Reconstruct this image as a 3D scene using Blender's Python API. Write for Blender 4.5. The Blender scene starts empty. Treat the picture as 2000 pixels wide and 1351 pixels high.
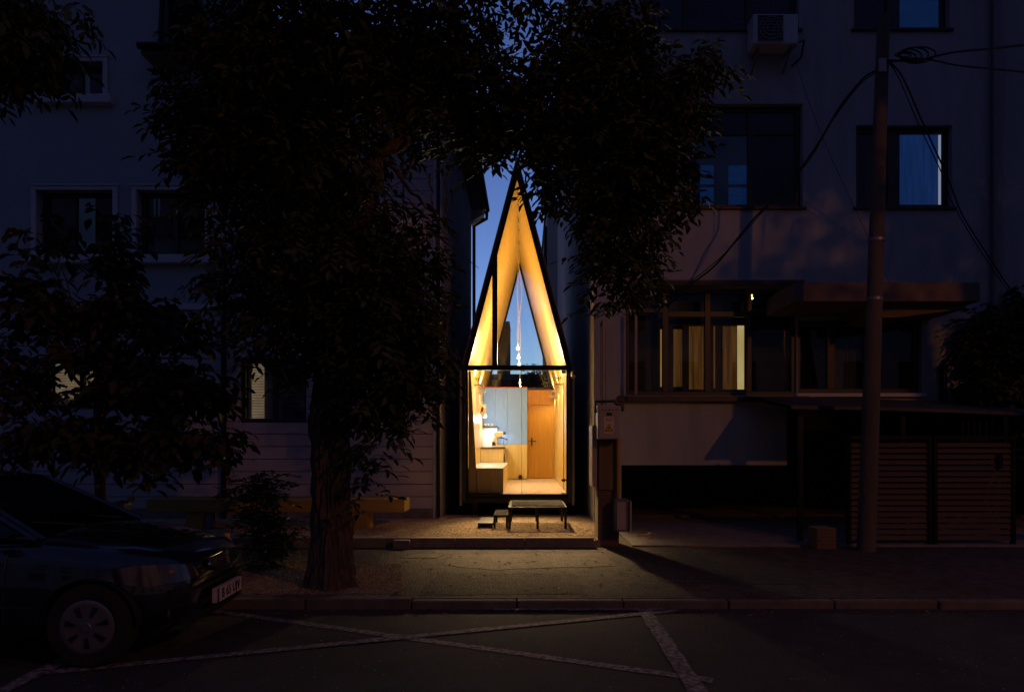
import bpy, bmesh, math, random
import numpy as np
from mathutils import Vector, Matrix, Euler
random.seed(7); RNG = np.random.default_rng(11)
SC = bpy.context.scene
COL = SC.collection
F, VX, VY, CH = 1333.0, 1025.0, 866.0, 1.57
def at(px, py, D):
    return Vector(((px-VX)*D/F, D, CH-(py-VY)*D/F))
def ax(px, D): return (px-VX)*D/F
def az(py, D): return CH-(py-VY)*D/F

# ------------------------------------------------------------------ materials
def newmat(name):
    m = bpy.data.materials.new(name); m.use_nodes = True
    nt = m.node_tree; nt.nodes.clear()
    out = nt.nodes.new('ShaderNodeOutputMaterial')
    return m, nt, out
def N(nt, t, **kw):
    n = nt.nodes.new(t)
    for k, v in kw.items(): setattr(n, k, v)
    return n
def L(nt, a, b): nt.links.new(a, b)
def mat(name, col, rough=0.7, metal=0.0, var=0.25, scale=6.0, bump=0.0, bscale=40.0, stretch=(1,1,1), col2=None, spec=0.5, vfac=None, coat=0.0, bdist=.02):
    m, nt, out = newmat(name)
    b = N(nt, 'ShaderNodeBsdfPrincipled'); L(nt, b.outputs[0], out.inputs[0])
    b.inputs['Roughness'].default_value = rough; b.inputs['Metallic'].default_value = metal
    b.inputs['Specular IOR Level'].default_value = spec
    b.inputs['Coat Weight'].default_value = coat
    tc = N(nt, 'ShaderNodeTexCoord'); mp = N(nt, 'ShaderNodeMapping')
    mp.inputs['Scale'].default_value = stretch
    L(nt, tc.outputs['Object'], mp.inputs[0])
    no = N(nt, 'ShaderNodeTexNoise'); no.inputs['Scale'].default_value = scale; no.inputs['Detail'].default_value = 6
    no.inputs['Roughness'].default_value = 0.65
    L(nt, mp.outputs[0], no.inputs['Vector'])
    cr = N(nt, 'ShaderNodeValToRGB')
    c1 = [c*(1-var) for c in col[:3]]+[1]; c2 = list(col2[:3])+[1] if col2 else [min(1, c*(1+var)) for c in col[:3]]+[1]
    cr.color_ramp.elements[0].position = .3; cr.color_ramp.elements[1].position = .72
    cr.color_ramp.elements[0].color = c1; cr.color_ramp.elements[1].color = c2
    L(nt, no.outputs['Fac'], cr.inputs[0]); L(nt, cr.outputs[0], b.inputs['Base Color'])
    if bump:
        n2 = N(nt, 'ShaderNodeTexNoise'); n2.inputs['Scale'].default_value = bscale; n2.inputs['Detail'].default_value = 5
        L(nt, mp.outputs[0], n2.inputs['Vector'])
        bp = N(nt, 'ShaderNodeBump'); bp.inputs['Strength'].default_value = bump; bp.inputs['Distance'].default_value = bdist
        L(nt, n2.outputs['Fac'], bp.inputs['Height']); L(nt, bp.outputs[0], b.inputs['Normal'])
    return m
def glass(name, tint=(.95,.97,1), rough=0.0, ior=1.5, dark=1.0):
    m, nt, out = newmat(name)
    tr = N(nt, 'ShaderNodeBsdfTransparent'); tr.inputs[0].default_value = [c*dark for c in tint]+[1]
    gl = N(nt, 'ShaderNodeBsdfGlossy'); gl.inputs['Roughness'].default_value = rough
    fr = N(nt, 'ShaderNodeFresnel'); ge = N(nt, 'ShaderNodeNewGeometry'); mi = N(nt, 'ShaderNodeMix')   # same reflectance from both sides of the pane
    mi.inputs[2].default_value = ior; mi.inputs[3].default_value = 1/ior
    L(nt, ge.outputs['Backfacing'], mi.inputs[0]); L(nt, mi.outputs[0], fr.inputs['IOR'])
    mx = N(nt, 'ShaderNodeMixShader')
    L(nt, fr.outputs[0], mx.inputs[0]); L(nt, tr.outputs[0], mx.inputs[1]); L(nt, gl.outputs[0], mx.inputs[2]); L(nt, mx.outputs[0], out.inputs[0])
    return m
def emit(name, col, s, col2=None, scale=8, stretch=(1,1,1)):
    m, nt, out = newmat(name)
    e = N(nt, 'ShaderNodeEmission'); e.inputs[0].default_value = list(col)+[1]; e.inputs[1].default_value = s
    if col2:
        tc = N(nt, 'ShaderNodeTexCoord'); mp = N(nt, 'ShaderNodeMapping'); mp.inputs['Scale'].default_value = stretch
        L(nt, tc.outputs['Object'], mp.inputs[0])
        no = N(nt, 'ShaderNodeTexNoise'); no.inputs['Scale'].default_value = scale; no.inputs['Detail'].default_value = 4
        L(nt, mp.outputs[0], no.inputs['Vector'])
        cr = N(nt, 'ShaderNodeValToRGB'); cr.color_ramp.elements[0].color = list(col)+[1]; cr.color_ramp.elements[1].color = list(col2)+[1]
        cr.color_ramp.elements[0].position = .35; cr.color_ramp.elements[1].position = .65
        L(nt, no.outputs['Fac'], cr.inputs[0]); L(nt, cr.outputs[0], e.inputs[0])
    L(nt, e.outputs[0], out.inputs[0])
    return m
def wood(name, c1, c2, rough=.38, axis='z', scale=1.0, coat=0.0):
    m, nt, out = newmat(name)
    b = N(nt, 'ShaderNodeBsdfPrincipled'); L(nt, b.outputs[0], out.inputs[0])
    b.inputs['Roughness'].default_value = rough; b.inputs['Coat Weight'].default_value = coat; b.inputs['Coat Roughness'].default_value = .16
    tc = N(nt, 'ShaderNodeTexCoord'); mp = N(nt, 'ShaderNodeMapping')
    st = {'z': (14,14,.7), 'x': (.7,14,14), 'y': (14,.7,14)}[axis]
    mp.inputs['Scale'].default_value = [s*scale for s in st]
    L(nt, tc.outputs['Object'], mp.inputs[0])
    no = N(nt, 'ShaderNodeTexNoise'); no.inputs['Scale'].default_value = 1.6; no.inputs['Detail'].default_value = 7; no.inputs['Distortion'].default_value = .5
    L(nt, mp.outputs[0], no.inputs['Vector'])
    cr = N(nt, 'ShaderNodeValToRGB'); cr.color_ramp.elements[0].position = .3; cr.color_ramp.elements[1].position = .7
    cr.color_ramp.elements[0].color = list(c1)+[1]; cr.color_ramp.elements[1].color = list(c2)+[1]
    L(nt, no.outputs['Fac'], cr.inputs[0]); L(nt, cr.outputs[0], b.inputs['Base Color'])
    bp = N(nt, 'ShaderNodeBump'); bp.inputs['Strength'].default_value = .08; bp.inputs['Distance'].default_value = .01
    L(nt, no.outputs['Fac'], bp.inputs['Height']); L(nt, bp.outputs[0], b.inputs['Normal'])
    return m
def brick(name, c1, c2, mortar, scale=6):
    m, nt, out = newmat(name)
    b = N(nt, 'ShaderNodeBsdfPrincipled'); L(nt, b.outputs[0], out.inputs[0]); b.inputs['Roughness'].default_value = .9
    tc = N(nt, 'ShaderNodeTexCoord'); mp = N(nt, 'ShaderNodeMapping'); mp.inputs['Rotation'].default_value = (math.pi/2, 0, 0)
    L(nt, tc.outputs['Object'], mp.inputs[0])
    br = N(nt, 'ShaderNodeTexBrick'); br.inputs['Scale'].default_value = scale
    br.inputs['Color1'].default_value = list(c1)+[1]; br.inputs['Color2'].default_value = list(c2)+[1]; br.inputs['Mortar'].default_value = list(mortar)+[1]
    L(nt, mp.outputs[0], br.inputs['Vector']); L(nt, br.outputs['Color'], b.inputs['Base Color'])
    bp = N(nt, 'ShaderNodeBump'); bp.inputs['Strength'].default_value = .5; bp.invert = True
    L(nt, br.outputs['Fac'], bp.inputs['Height']); L(nt, bp.outputs[0], b.inputs['Normal'])
    return m

M = {}
M['stucco'] = mat('stucco', (.39,.40,.41), .92, var=.17, scale=1.1, bump=.6, bscale=70, stretch=(2.2,2.2,.4))
M['stucco_left'] = mat('stucco_left', (.36,.41,.43), .9, var=.07, scale=1.1, bump=.25, bscale=60)
M['siding'] = mat('siding', (.47,.43,.45), .75, var=.06, scale=2.0, bump=.12, bscale=50, stretch=(.3,1,1))
M['trim'] = mat('trim', (.58,.58,.6), .6, var=.06, scale=4)
M['side_wall'] = mat('side_wall', (.36,.38,.42), .9, var=.15, scale=1.5, bump=.3, stretch=(1,1,.4))
M['brown_frame'] = mat('brown_frame', (.045,.028,.02), .45, var=.2)
M['white_frame'] = mat('white_frame', (.5,.5,.52), .4, var=.05)
M['roof_dark'] = mat('roof_dark', (.05,.04,.04), .8, var=.3, scale=12, bump=.5, bscale=20)
M['soffit'] = mat('soffit', (.17,.11,.08), .7, var=.2, scale=3)
M['pane'] = glass('pane', (.75,.8,.85), 0.0, 1.45)
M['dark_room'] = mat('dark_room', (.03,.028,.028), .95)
M['curtain'] = mat('curtain', (.18,.16,.16), .95, var=.3, scale=5, stretch=(8,8,.5))
M['metal_black'] = mat('metal_black', (.012,.012,.013), .38, .6, var=.2)
M['metal_grey'] = mat('metal_grey', (.22,.2,.19), .45, .5, var=.15)
M['clad'] = mat('clad', (.035,.035,.038), .5, .4, var=.2)
M['deck'] = mat('deck', (.03,.027,.024), .9, .0, var=.2, spec=.15)
M['steel'] = mat('steel', (.55,.55,.56), .25, 1.0, var=.05)
M['ply'] = wood('ply', (.58,.40,.11), (.70,.51,.17), .36, 'z', 1, .15)
M['ply_slope'] = wood('ply_slope', (.60,.40,.095), (.74,.53,.145), .42, 'y', .9, .4)
M['ply_dark'] = wood('ply_dark', (.36,.26,.10), (.5,.37,.15), .5)
M['ply_pale'] = wood('ply_pale', (.58,.44,.22), (.7,.54,.28), .5)
M['door_wood'] = wood('door_wood', (.52,.25,.018), (.66,.33,.03), .4)
M['floor_wood'] = wood('floor_wood', (.60,.46,.31), (.74,.6,.42), .42, 'y', .8)
M['blue_cab'] = mat('blue_cab', (.235,.41,.78), .55, var=.03)
M['white_tile'] = mat('white_tile', (.8,.8,.8), .3, var=.02)
M['counter_top'] = mat('counter_top', (.05,.045,.045), .3, var=.3, scale=30)
M['grey_top'] = mat('grey_top', (.5,.52,.46), .5, var=.05)
M['red_edge'] = mat('red_edge', (.6,.07,.03), .6, var=.1)
M['cream'] = mat('cream', (.75,.62,.45), .3, var=.05)
M['black_plastic'] = mat('black_plastic', (.012,.012,.012), .4)
M['poster'] = mat('poster', (.45,.08,.03), .5, var=.7, scale=16, col2=(.75,.45,.25))
M['house_glass'] = glass('house_glass', (.97,.98,.97), 0.0, 1.32)
M['bulb_glass'] = emit('bulb_glow', (1,.87,.66), 12)
M['bulb_dim'] = emit('bulb_dim', (1,.8,.55), 1.2)
M['led'] = emit('led_white', (.9,.95,1), 14)
M['asphalt'] = mat('asphalt', (.038,.033,.033), .8, var=.35, scale=3, bump=.8, bscale=160)
M['walk'] = mat('walk_asphalt', (.066,.050,.040), .85, var=.75, scale=7, bump=1.0, bscale=48, bdist=.05)
M['walk_patch'] = mat('walk_patch', (.105,.080,.063), .85, var=.55, scale=9, bump=.8, bscale=55, bdist=.04)
M['walk_dark'] = mat('walk_dark', (.045,.035,.029), .88, var=.6, scale=8, bump=1.0, bscale=45, bdist=.05)
M['crack'] = mat('crack', (.018,.015,.013), .95)
M['concrete'] = mat('concrete', (.2,.175,.155), .9, var=.35, scale=5, bump=.5, bscale=60)
M['kerb_stone'] = mat('kerb_stone', (.12,.10,.09), .9, var=.35, scale=4, bump=.5, bscale=60)
M['soil'] = mat('soil', (.12,.095,.065), .95, var=.4, scale=9, bump=1, bscale=60)
M['stone'] = mat('stone', (.54,.40,.24), .85, var=.85, scale=34)
M['stone_base'] = mat('stone_base', (.42,.31,.19), .9, var=.5, scale=40, bump=1, bscale=90)
M['stone_brown'] = mat('stone_brown', (.34,.23,.13), .9, var=.5, scale=28)
M['bench_yellow'] = wood('bench_wood', (.36,.23,.05), (.46,.30,.07), .55, 'x')
M['bark'] = mat('bark', (.085,.062,.045), .95, var=.55, scale=9, bump=1.0, bscale=14, stretch=(2.2,2.2,.5))
M['bark_light'] = mat('bark_light', (.16,.12,.08), .9, var=.3, scale=12, bump=.5)
M['paint_line'] = None
M['yellow_paint'] = mat('yellow_paint', (.6,.33,.04), .5, var=.2)
M['cab_grey'] = mat('cabinet_grey', (.42,.37,.36), .45, var=.08, scale=8)
M['cab_label'] = mat('cabinet_label', (.7,.6,.5), .6, var=.04)
M['label_yellow'] = mat('label_yellow', (.65,.42,.03), .6, var=.05)
M['label_black'] = mat('label_black', (.02,.02,.02), .6)
M['label_red'] = mat('label_red', (.5,.1,.06), .6)
M['osb'] = wood('osb', (.15,.10,.06), (.22,.15,.09), .8)
M['brick'] = brick('brick_wall', (.16,.09,.06), (.11,.065,.05), (.16,.14,.12), 5)
M['brick_light'] = brick('brick_light', (.35,.26,.18), (.3,.22,.15), (.25,.22,.2), 4)
M['pole_conc'] = mat('pole_concrete', (.095,.08,.07), .9, var=.25, scale=3, bump=.6, bscale=50, stretch=(1,1,.25))
M['wire'] = mat('wire', (.012,.012,.013), .5)
M['gate_wood'] = wood('gate_slats', (.03,.016,.010), (.05,.026,.016), .6, 'x')
M['canopy'] = mat('canopy', (.05,.045,.045), .6, var=.4)
M['awning'] = mat('awning', (.10,.075,.06), .7, var=.3)
M['carpaint'] = mat('carpaint', (.010,.013,.022), .22, .3, var=.05, coat=1.0)
M['carglass'] = glass('carglass', (.25,.27,.28), 0.0, 1.5)
M['tyre'] = mat('tyre', (.012,.012,.012), .9)
M['hubcap'] = mat('hubcap', (.22,.21,.22), .35, .6, var=.1)
M['chrome'] = mat('chrome', (.7,.66,.6), .15, 1.0, var=.02)
M['lens'] = mat('lamp_lens', (.12,.11,.11), .08, .7, var=.3, scale=25)
M['amber'] = mat('amber_lens', (.55,.2,.03), .15, .2)
M['plate_white'] = mat('plate_white', (.6,.52,.48), .45, var=.03)
M['trimblack'] = mat('trim_black', (.012,.012,.013), .55)
M['bottle_blue'] = mat('bottle_blue', (.05,.12,.22), .2)
def leafmat(name, c1, c2, trans=.25):
    m, nt, out = newmat(name)
    b = N(nt, 'ShaderNodeBsdfPrincipled'); b.inputs['Roughness'].default_value = .62; b.inputs['Specular IOR Level'].default_value = .25
    tc = N(nt, 'ShaderNodeTexCoord'); no = N(nt, 'ShaderNodeTexNoise'); no.inputs['Scale'].default_value = 2.3; no.inputs['Detail'].default_value = 3
    L(nt, tc.outputs['Object'], no.inputs['Vector'])
    cr = N(nt, 'ShaderNodeValToRGB'); cr.color_ramp.elements[0].color = list(c1)+[1]; cr.color_ramp.elements[1].color = list(c2)+[1]
    cr.color_ramp.elements[0].position = .35; cr.color_ramp.elements[1].position = .65
    L(nt, no.outputs['Fac'], cr.inputs[0]); L(nt, cr.outputs[0], b.inputs['Base Color'])
    t = N(nt, 'ShaderNodeBsdfTranslucent'); L(nt, cr.outputs[0], t.inputs[0])
    mx = N(nt, 'ShaderNodeMixShader'); mx.inputs[0].default_value = trans
    L(nt, b.outputs[0], mx.inputs[1]); L(nt, t.outputs[0], mx.inputs[2]); L(nt, mx.outputs[0], out.inputs[0])
    return m
M['leaf'] = leafmat('leaf_ash', (.035,.045,.015), (.06,.07,.022), .12)
M['leaf2'] = leafmat('leaf_broad', (.04,.04,.015), (.07,.06,.02), .12)
M['leaf3'] = leafmat('leaf_bush', (.035,.055,.018), (.06,.085,.025), .15)
# worn road paint
m, nt, out = newmat('worn_road_paint')
b = N(nt, 'ShaderNodeBsdfPrincipled'); b.inputs['Roughness'].default_value = .8; L(nt, b.outputs[0], out.inputs[0])
tc = N(nt, 'ShaderNodeTexCoord'); no = N(nt, 'ShaderNodeTexNoise'); no.inputs['Scale'].default_value = 26; no.inputs['Detail'].default_value = 8
L(nt, tc.outputs['Object'], no.inputs['Vector']); cr = N(nt, 'ShaderNodeValToRGB')
cr.color_ramp.elements[0].position = .42; cr.color_ramp.elements[1].position = .58
cr.color_ramp.elements[0].color = (.06,.055,.055,1); cr.color_ramp.elements[1].color = (.25,.22,.21,1)
L(nt, no.outputs['Fac'], cr.inputs[0]); L(nt, cr.outputs[0], b.inputs['Base Color']); M['paint_line'] = m

# ------------------------------------------------------------------ mesh builder
class MB:
    def __init__(s): s.v = []; s.f = []
    def add(s, vs, fs):
        n = len(s.v); s.v += [tuple(p) for p in vs]; s.f += [tuple(i+n for i in f) for f in fs]; return s
    def box(s, x0, x1, y0, y1, z0, z1):
        v = [(x,y,z) for x in (x0,x1) for y in (y0,y1) for z in (z0,z1)]
        return s.add(v, [(0,1,3,2),(4,6,7,5),(0,4,5,1),(2,3,7,6),(0,2,6,4),(1,5,7,3)])
    def prism(s, poly, axis, a0, a1):
        n = len(poly)
        def P(p, a):
            if axis == 'y': return (p[0], a, p[1])
            if axis == 'x': return (a, p[0], p[1])
            return (p[0], p[1], a)
        v = [P(p, a0) for p in poly]+[P(p, a1) for p in poly]
        f = [tuple(range(n)), tuple(range(2*n-1, n-1, -1))]+[(i, (i+1) % n, n+(i+1) % n, n+i) for i in range(n)]
        return s.add(v, f)
    def tube(s, pts, r, seg=8, cap=True):
        pts = [Vector(p) for p in pts]
        rs = r if isinstance(r, (list, tuple)) else [r]*len(pts)
        up = Vector((0,0,1)); rings = []
        for i, p in enumerate(pts):
            d = (pts[min(i+1, len(pts)-1)]-pts[max(i-1, 0)]).normalized()
            if abs(d.z) > .95: ref = Vector((0,1,0))
            else: ref = up
            a = d.cross(ref).normalized(); b_ = d.cross(a).normalized()
            rings.append([p+(a*math.cos(t)+b_*math.sin(t))*rs[i] for t in [2*math.pi*k/seg for k in range(seg)]])
        for i in range(1, len(rings)):      # keep rings aligned
            best = min(range(seg), key=lambda k: (rings[i][k]-rings[i-1][0]-(pts[i]-pts[i-1])).length)
            rings[i] = rings[i][best:]+rings[i][:best]
            if (rings[i][1]-pts[i]).normalized().dot((rings[i-1][1]-pts[i-1]).normalized()) < (rings[i][-1]-pts[i]).normalized().dot((rings[i-1][1]-pts[i-1]).normalized()):
                rings[i] = [rings[i][0]]+rings[i][1:][::-1]
        v = [q for rg in rings for q in rg]; f = []
        for i in range(len(rings)-1):
            for k in range(seg):
                f.append((i*seg+k, i*seg+(k+1) % seg, (i+1)*seg+(k+1) % seg, (i+1)*seg+k))
        if cap: f += [tuple(range(seg)), tuple(range(len(v)-1, len(v)-seg-1, -1))]
        return s.add(v, f)
    def lathe(s, prof, c, axis='z', seg=24):      # prof: (r, h)
        v = []; f = []
        for r, h in prof:
            for k in range(seg):
                t = 2*math.pi*k/seg; a, b_ = r*math.cos(t), r*math.sin(t)
                p = {'z': (a,b_,h), 'y': (a,h,b_), 'x': (h,a,b_)}[axis]
                v.append((c[0]+p[0], c[1]+p[1], c[2]+p[2]))
        for i in range(len(prof)-1):
            for k in range(seg):
                f.append((i*seg+k, i*seg+(k+1) % seg, (i+1)*seg+(k+1) % seg, (i+1)*seg+k))
        return s.add(v, f)
    def loft(s, rings, cap=True):
        n = len(rings[0]); v = [p for r in rings for p in r]; f = []
        for i in range(len(rings)-1):
            for k in range(n):
                f.append((i*n+k, i*n+(k+1) % n, (i+1)*n+(k+1) % n, (i+1)*n+k))
        if cap: f += [tuple(range(n)), tuple(range(len(v)-1, len(v)-n-1, -1))]
        return s.add(v, f)
    def build(s, name, m, parent=None, loc=None, smooth=False, bevel=0.0, fixn=True):
        base = Vector((0,0,0)); p = parent
        while p is not None: base = base+Vector(p.location); p = p.parent
        off = base if parent is not None else Vector(loc or (0,0,0))
        me = bpy.data.meshes.new(name)
        va = np.array(s.v, dtype=float)-np.array(off)
        me.from_pydata(va.tolist(), [], s.f)
        if fixn and len(s.f) < 60000:
            bm = bmesh.new(); bm.from_mesh(me); bmesh.ops.recalc_face_normals(bm, faces=bm.faces); bm.to_mesh(me); bm.free()
        me.materials.append(m)
        if smooth:
            me.shade_smooth()
            try: me.set_sharp_from_angle(angle=math.radians(38))
            except Exception: pass
        o = bpy.data.objects.new(name, me); COL.objects.link(o)
        if parent is not None: o.parent = parent
        else: o.location = off
        if bevel:
            bv = o.modifiers.new('bevel', 'BEVEL'); bv.width = bevel; bv.segments = 2; bv.limit_method = 'ANGLE'
        return o
def tag(o, label, cat, group=None):
    o['label'] = label; o['category'] = cat
    if group: o['group'] = group
    return o
def thing(name, label, cat, loc=(0,0,0), group=None):
    o = bpy.data.objects.new(name, None); COL.objects.link(o); o.location = loc; o.empty_display_size = .2
    return tag(o, label, cat, group)
def struct(o, kind='structure'): o['kind'] = kind; return o
def holes_wall(mb, a0, a1, z0, z1, y0, y1, holes, axis='x'):
    xs = sorted(set([a0, a1]+[min(max(h[i], a0), a1) for h in holes for i in (0,1)]))
    zs = sorted(set([z0, z1]+[min(max(h[i], z0), z1) for h in holes for i in (2,3)]))
    for i in range(len(xs)-1):
        run = None
        for j in range(len(zs)-1):
            cx, cz = (xs[i]+xs[i+1])/2, (zs[j]+zs[j+1])/2
            inside = any(h[0] < cx < h[1] and h[2] < cz < h[3] for h in holes)
            if xs[i+1]-xs[i] < 1e-5 or zs[j+1]-zs[j] < 1e-5: continue
            if inside:
                if run: mb.box(*( (xs[i], xs[i+1], y0, y1) if axis == 'x' else (y0, y1, xs[i], xs[i+1]) ), run[0], run[1]); run = None
            else:
                run = (run[0], zs[j+1]) if run else (zs[j], zs[j+1])
        if run: mb.box(*( (xs[i], xs[i+1], y0, y1) if axis == 'x' else (y0, y1, xs[i], xs[i+1]) ), run[0], run[1])
def window(parent, x0, x1, z0, z1, y, fm, fw=.06, mull=(), trans=(), depth=.16, pane=True, sill=None, surround=None, label=None):
    """frame sits `depth` behind the facade plane y"""
    yf = y+depth; f = MB()
    f.box(x0, x1, yf, yf+.07, z0, z0+fw); f.box(x0, x1, yf, yf+.07, z1-fw, z1)
    f.box(x0, x0+fw, yf, yf+.07, z0+fw, z1-fw); f.box(x1-fw, x1, yf, yf+.07, z0+fw, z1-fw)
    for mx, w in mull: f.box(mx-w/2, mx+w/2, yf-.004, yf+.066, z0+fw, z1-fw)
    xs = [x0+fw]+[m_[0] for m_ in mull]+[x1-fw]
    for tz, w, i in trans:
        f.box(xs[i], xs[i+1], yf+.002, yf+.062, tz-w/2, tz+w/2)
    fo = f.build('window', fm, parent, bevel=.006)
    if label: fo['label'] = label
    MB().box(x0+fw*.6, x1-fw*.6, yf+.03, yf+.038, z0+fw*.6, z1-fw*.6).build('pane', M['pane'], fo)
    if sill: MB().box(x0-sill[0], x1+sill[0], y-sill[1], y+depth-.002, z0-sill[2], z0-.003).build('sill', sill[3], fo, bevel=.01)
    if surround:
        w = surround; s = MB()
        s.box(x0-w, x1+w, y-.045, y-.002, z1, z1+w); s.box(x0-w, x0, y-.045, y-.002, z0, z1); s.box(x1, x1+w, y-.045, y-.002, z0, z1)
        s.box(x0-w-.03, x1+w+.03, y-.07, y-.046+.02, z1+w*.8, z1+w*.8+.03)
        s.build('surround', M['trim'], fo, bevel=.008)
    return fo
def curtain_mb(x0, x1, y, z0, z1, amp=.02, lam=.09):
    n = max(6, int((x1-x0)/lam*6)); v = []; f = []
    for i in range(n+1):
        x = x0+(x1-x0)*i/n; yy = y+amp*math.sin(i/6*2*math.pi)+amp*.4*math.sin(i*.9)
        v += [(x, yy, z0), (x, yy, z1)]
    for i in range(n): f.append((2*i, 2*i+2, 2*i+3, 2*i+1))
    return MB().add(v, f)

# ------------------------------------------------------------------ ground
YK = 6.5         # road edge
b = MB(); b.box(-90, 90, -70, YK, -.3, 0); struct(b.build('road', M['asphalt']))
b = MB(); b.box(-90, 90, YK+.09, 9.8, -.3, .08); struct(b.build('pavement', M['walk']))
b = MB(); b.box(-90, 90, 13.5, 160, -.3, .16); b.box(1.1, 90, 9.8, 13.5, -.3, .075); struct(b.build('ground', M['soil']))
# kerb stones at the road
b = MB(); x = -14.
while x < 16:
    w = 1.0+random.uniform(-.02, .02); dz = random.uniform(-.006, .006); dy = random.uniform(-.012, .012)
    if -1.35 < x < 9: b.box(x+.006, x+w-.006, YK-.02+dy, YK+.088, -.1, .078+dz*.6)
    else: b.box(x+.006, x+w-.006, YK-.02+dy, YK+.088, -.1, .10+dz)
    x += w
k = b.build('kerb', M['kerb_stone'], bevel=.012); struct(k)
# raised concrete edging of the gravel bed
b = MB(); x = -12.
while x < 1.0:
    w = min(1.0, 1.08-x); dy = random.uniform(-.008, .008)
    b.box(x+.004, x+w-.004, 9.8+dy, 9.93, .0, .215+random.uniform(-.004, .004)); x += w
b.box(ax(768, 9.7), ax(800, 9.7), 9.66, 9.79, .06, .2)
struct(b.build('bed_edging', M['concrete'], bevel=.01))
b = MB(); b.box(-30, 1.1, 9.93, 13.5, -.2, .165); b.box(1.1, 1.24, 10.25, 13.5, -.2, .165); struct(b.build('gravel_base', M['stone_base']))
# tree pit
b = MB(); b.prism([(-9,6.60),(-1.32,6.60),(-1.22,7.0),(-1.55,8.4),(-9,8.4)], 'z', .07, .095); struct(b.build('tree_pit', M['soil']))
# pavement patches (repaired asphalt)
def ragged(pts, j=.025, step=.07):
    out = []
    for i in range(len(pts)):
        a_, c_ = Vector(pts[i]), Vector(pts[(i+1) % len(pts)]); n_ = max(1, int((c_-a_).length/step))
        for k in range(n_): q = a_+(c_-a_)*k/n_; out.append((q.x+random.uniform(-j, j), q.y+random.uniform(-j, j)))
    return out
b = MB(); b.prism(ragged([(-1.0,8.35),(-.95,9.2),(1.05,9.3),(1.12,8.3),(.3,8.2),(-.4,8.05)]), 'z', .07, .0835)
struct(b.build('pavement_patch', M['walk_patch']))
b = MB(); b.prism(ragged([(-1.62,8.9),(-1.5,9.2),(-1.1,9.2),(-1.15,8.9)], .012), 'z', .07, .0845)
struct(b.build('pavement_patch', M['walk_patch']))
b = MB(); b.prism(ragged([(-1.05,6.72),(-1.0,7.9),(.55,7.8),(.62,6.75)]), 'z', .07, .0832); b.prism(ragged([(1.5,7.3),(1.4,9.3),(3.4,9.4),(3.3,7.2)]), 'z', .07, .0828)
struct(b.build('pavement_patch', M['walk_dark']))
# cracks
def crack(x, y, a, n, z=.0855, w=.008):
    b = MB(); P0 = []
    for i in range(n):
        P0.append((x, y, w*random.uniform(.4, 1.2)*(1-i/n*.7))); a += random.uniform(-.6, .6); x += math.cos(a)*.07; y += math.sin(a)*.05
    v = []; f = []
    for i, (x_, y_, w_) in enumerate(P0): v += [(x_, y_-w_, z), (x_+w_*.4, y_+w_, z)]
    for i in range(n-1): f.append((2*i, 2*i+2, 2*i+3, 2*i+1))
    return b.add(v, f)
for i, c in enumerate(((-1.2,8.4,.2,30), (.9,9.2,-1.9,26), (-.4,7.9,-1.2,18), (1.2,8.1,.1,24), (.1,7.7,.4,26), (-.9,7.3,.3,22), (.7,6.9,1.2,18), (2.2,8.9,-.9,24))):
    struct(crack(*c, z=.0858+i*.0003).build('pavement_crack', M['crack']))
def strip(p0, p1, w, z=.004):
    a, c = Vector(p0), Vector(p1); d = (c-a).normalized(); n = Vector((-d.y, d.x))*w/2
    k = 24; v = []; f = []
    for i in range(k+1):
        q = a+(c-a)*i/k; j1, j2 = random.uniform(.88, 1.08), random.uniform(.88, 1.08)
        v += [(q.x+n.x*j1, q.y+n.y*j1, z), (q.x-n.x*j2, q.y-n.y*j2, z)]
    for i in range(k): f.append((2*i, 2*i+1, 2*i+3, 2*i+2))
    return MB().add(v, f)
struct(strip((-2.95,6.42), (1.25,4.52), .10, .004).build('road_marking', M['paint_line']))
struct(strip((-3.3,4.66), (1.45,6.42), .10, .008).build('road_marking', M['paint_line']))
struct(strip((1.12,6.42), (1.09,4.2), .13, .012).build('road_marking', M['paint_line']))
struct(strip((1.3,6.42), (-.3,6.42), .09, .016).build('road_marking', M['paint_line']))
struct(strip((-3.4,6.42), (-3.3,4.2), .12, .012).build('road_marking', M['paint_line']))
# gravel stones
def stones(name, region, n, z, smin, smax, m, seed):
    r = np.random.default_rng(seed)
    base = np.array([(1,0,0),(0,1,0),(-1,0,0),(0,-1,0),(0,0,.42),(0,0,-.42)], float)
    tri = np.array([(0,1,4),(1,2,4),(2,3,4),(3,0,4),(1,0,5),(2,1,5),(3,2,5),(0,3,5)])
    P = []
    while len(P) < n:
        x, y = r.uniform(region[0], region[1]), r.uniform(region[2], region[3])
        if region[4](x, y): P.append((x, y))
    P = np.array(P); s = r.uniform(smin, smax, n)
    A = r.uniform(0, 6.28, (n,)); sc = r.uniform(.6, 1.3, (n, 6, 3))
    V = base[None]*sc*s[:, None, None]
    ca, sa = np.cos(A)[:, None], np.sin(A)[:, None]
    X = V[..., 0]*ca-V[..., 1]*sa; Y = V[..., 0]*sa+V[..., 1]*ca; Z = V[..., 2]+V[..., 0]*r.uniform(-.3, .3, (n, 1))
    zz = z+r.uniform(-.1, .35, n)*s
    V = np.stack([X+P[:, 0:1], Y+P[:, 1:2], Z+zz[:, None]], -1).reshape(-1, 3)
    Fc = (tri[None]+6*np.arange(n)[:, None, None]).reshape(-1, 3)
    me = bpy.data.meshes.new(name); me.from_pydata(V.tolist(), [], Fc.tolist()); me.materials.append(m)
    o = bpy.data.objects.new(name, me); COL.objects.link(o); struct(o, 'stuff'); return o
stones('gravel', (-2.4,1.23,9.95,13.4, lambda x, y: x < 1.07 or y > 10.3), 31000, .168, .007, .017, M['stone'], 1)
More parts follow.
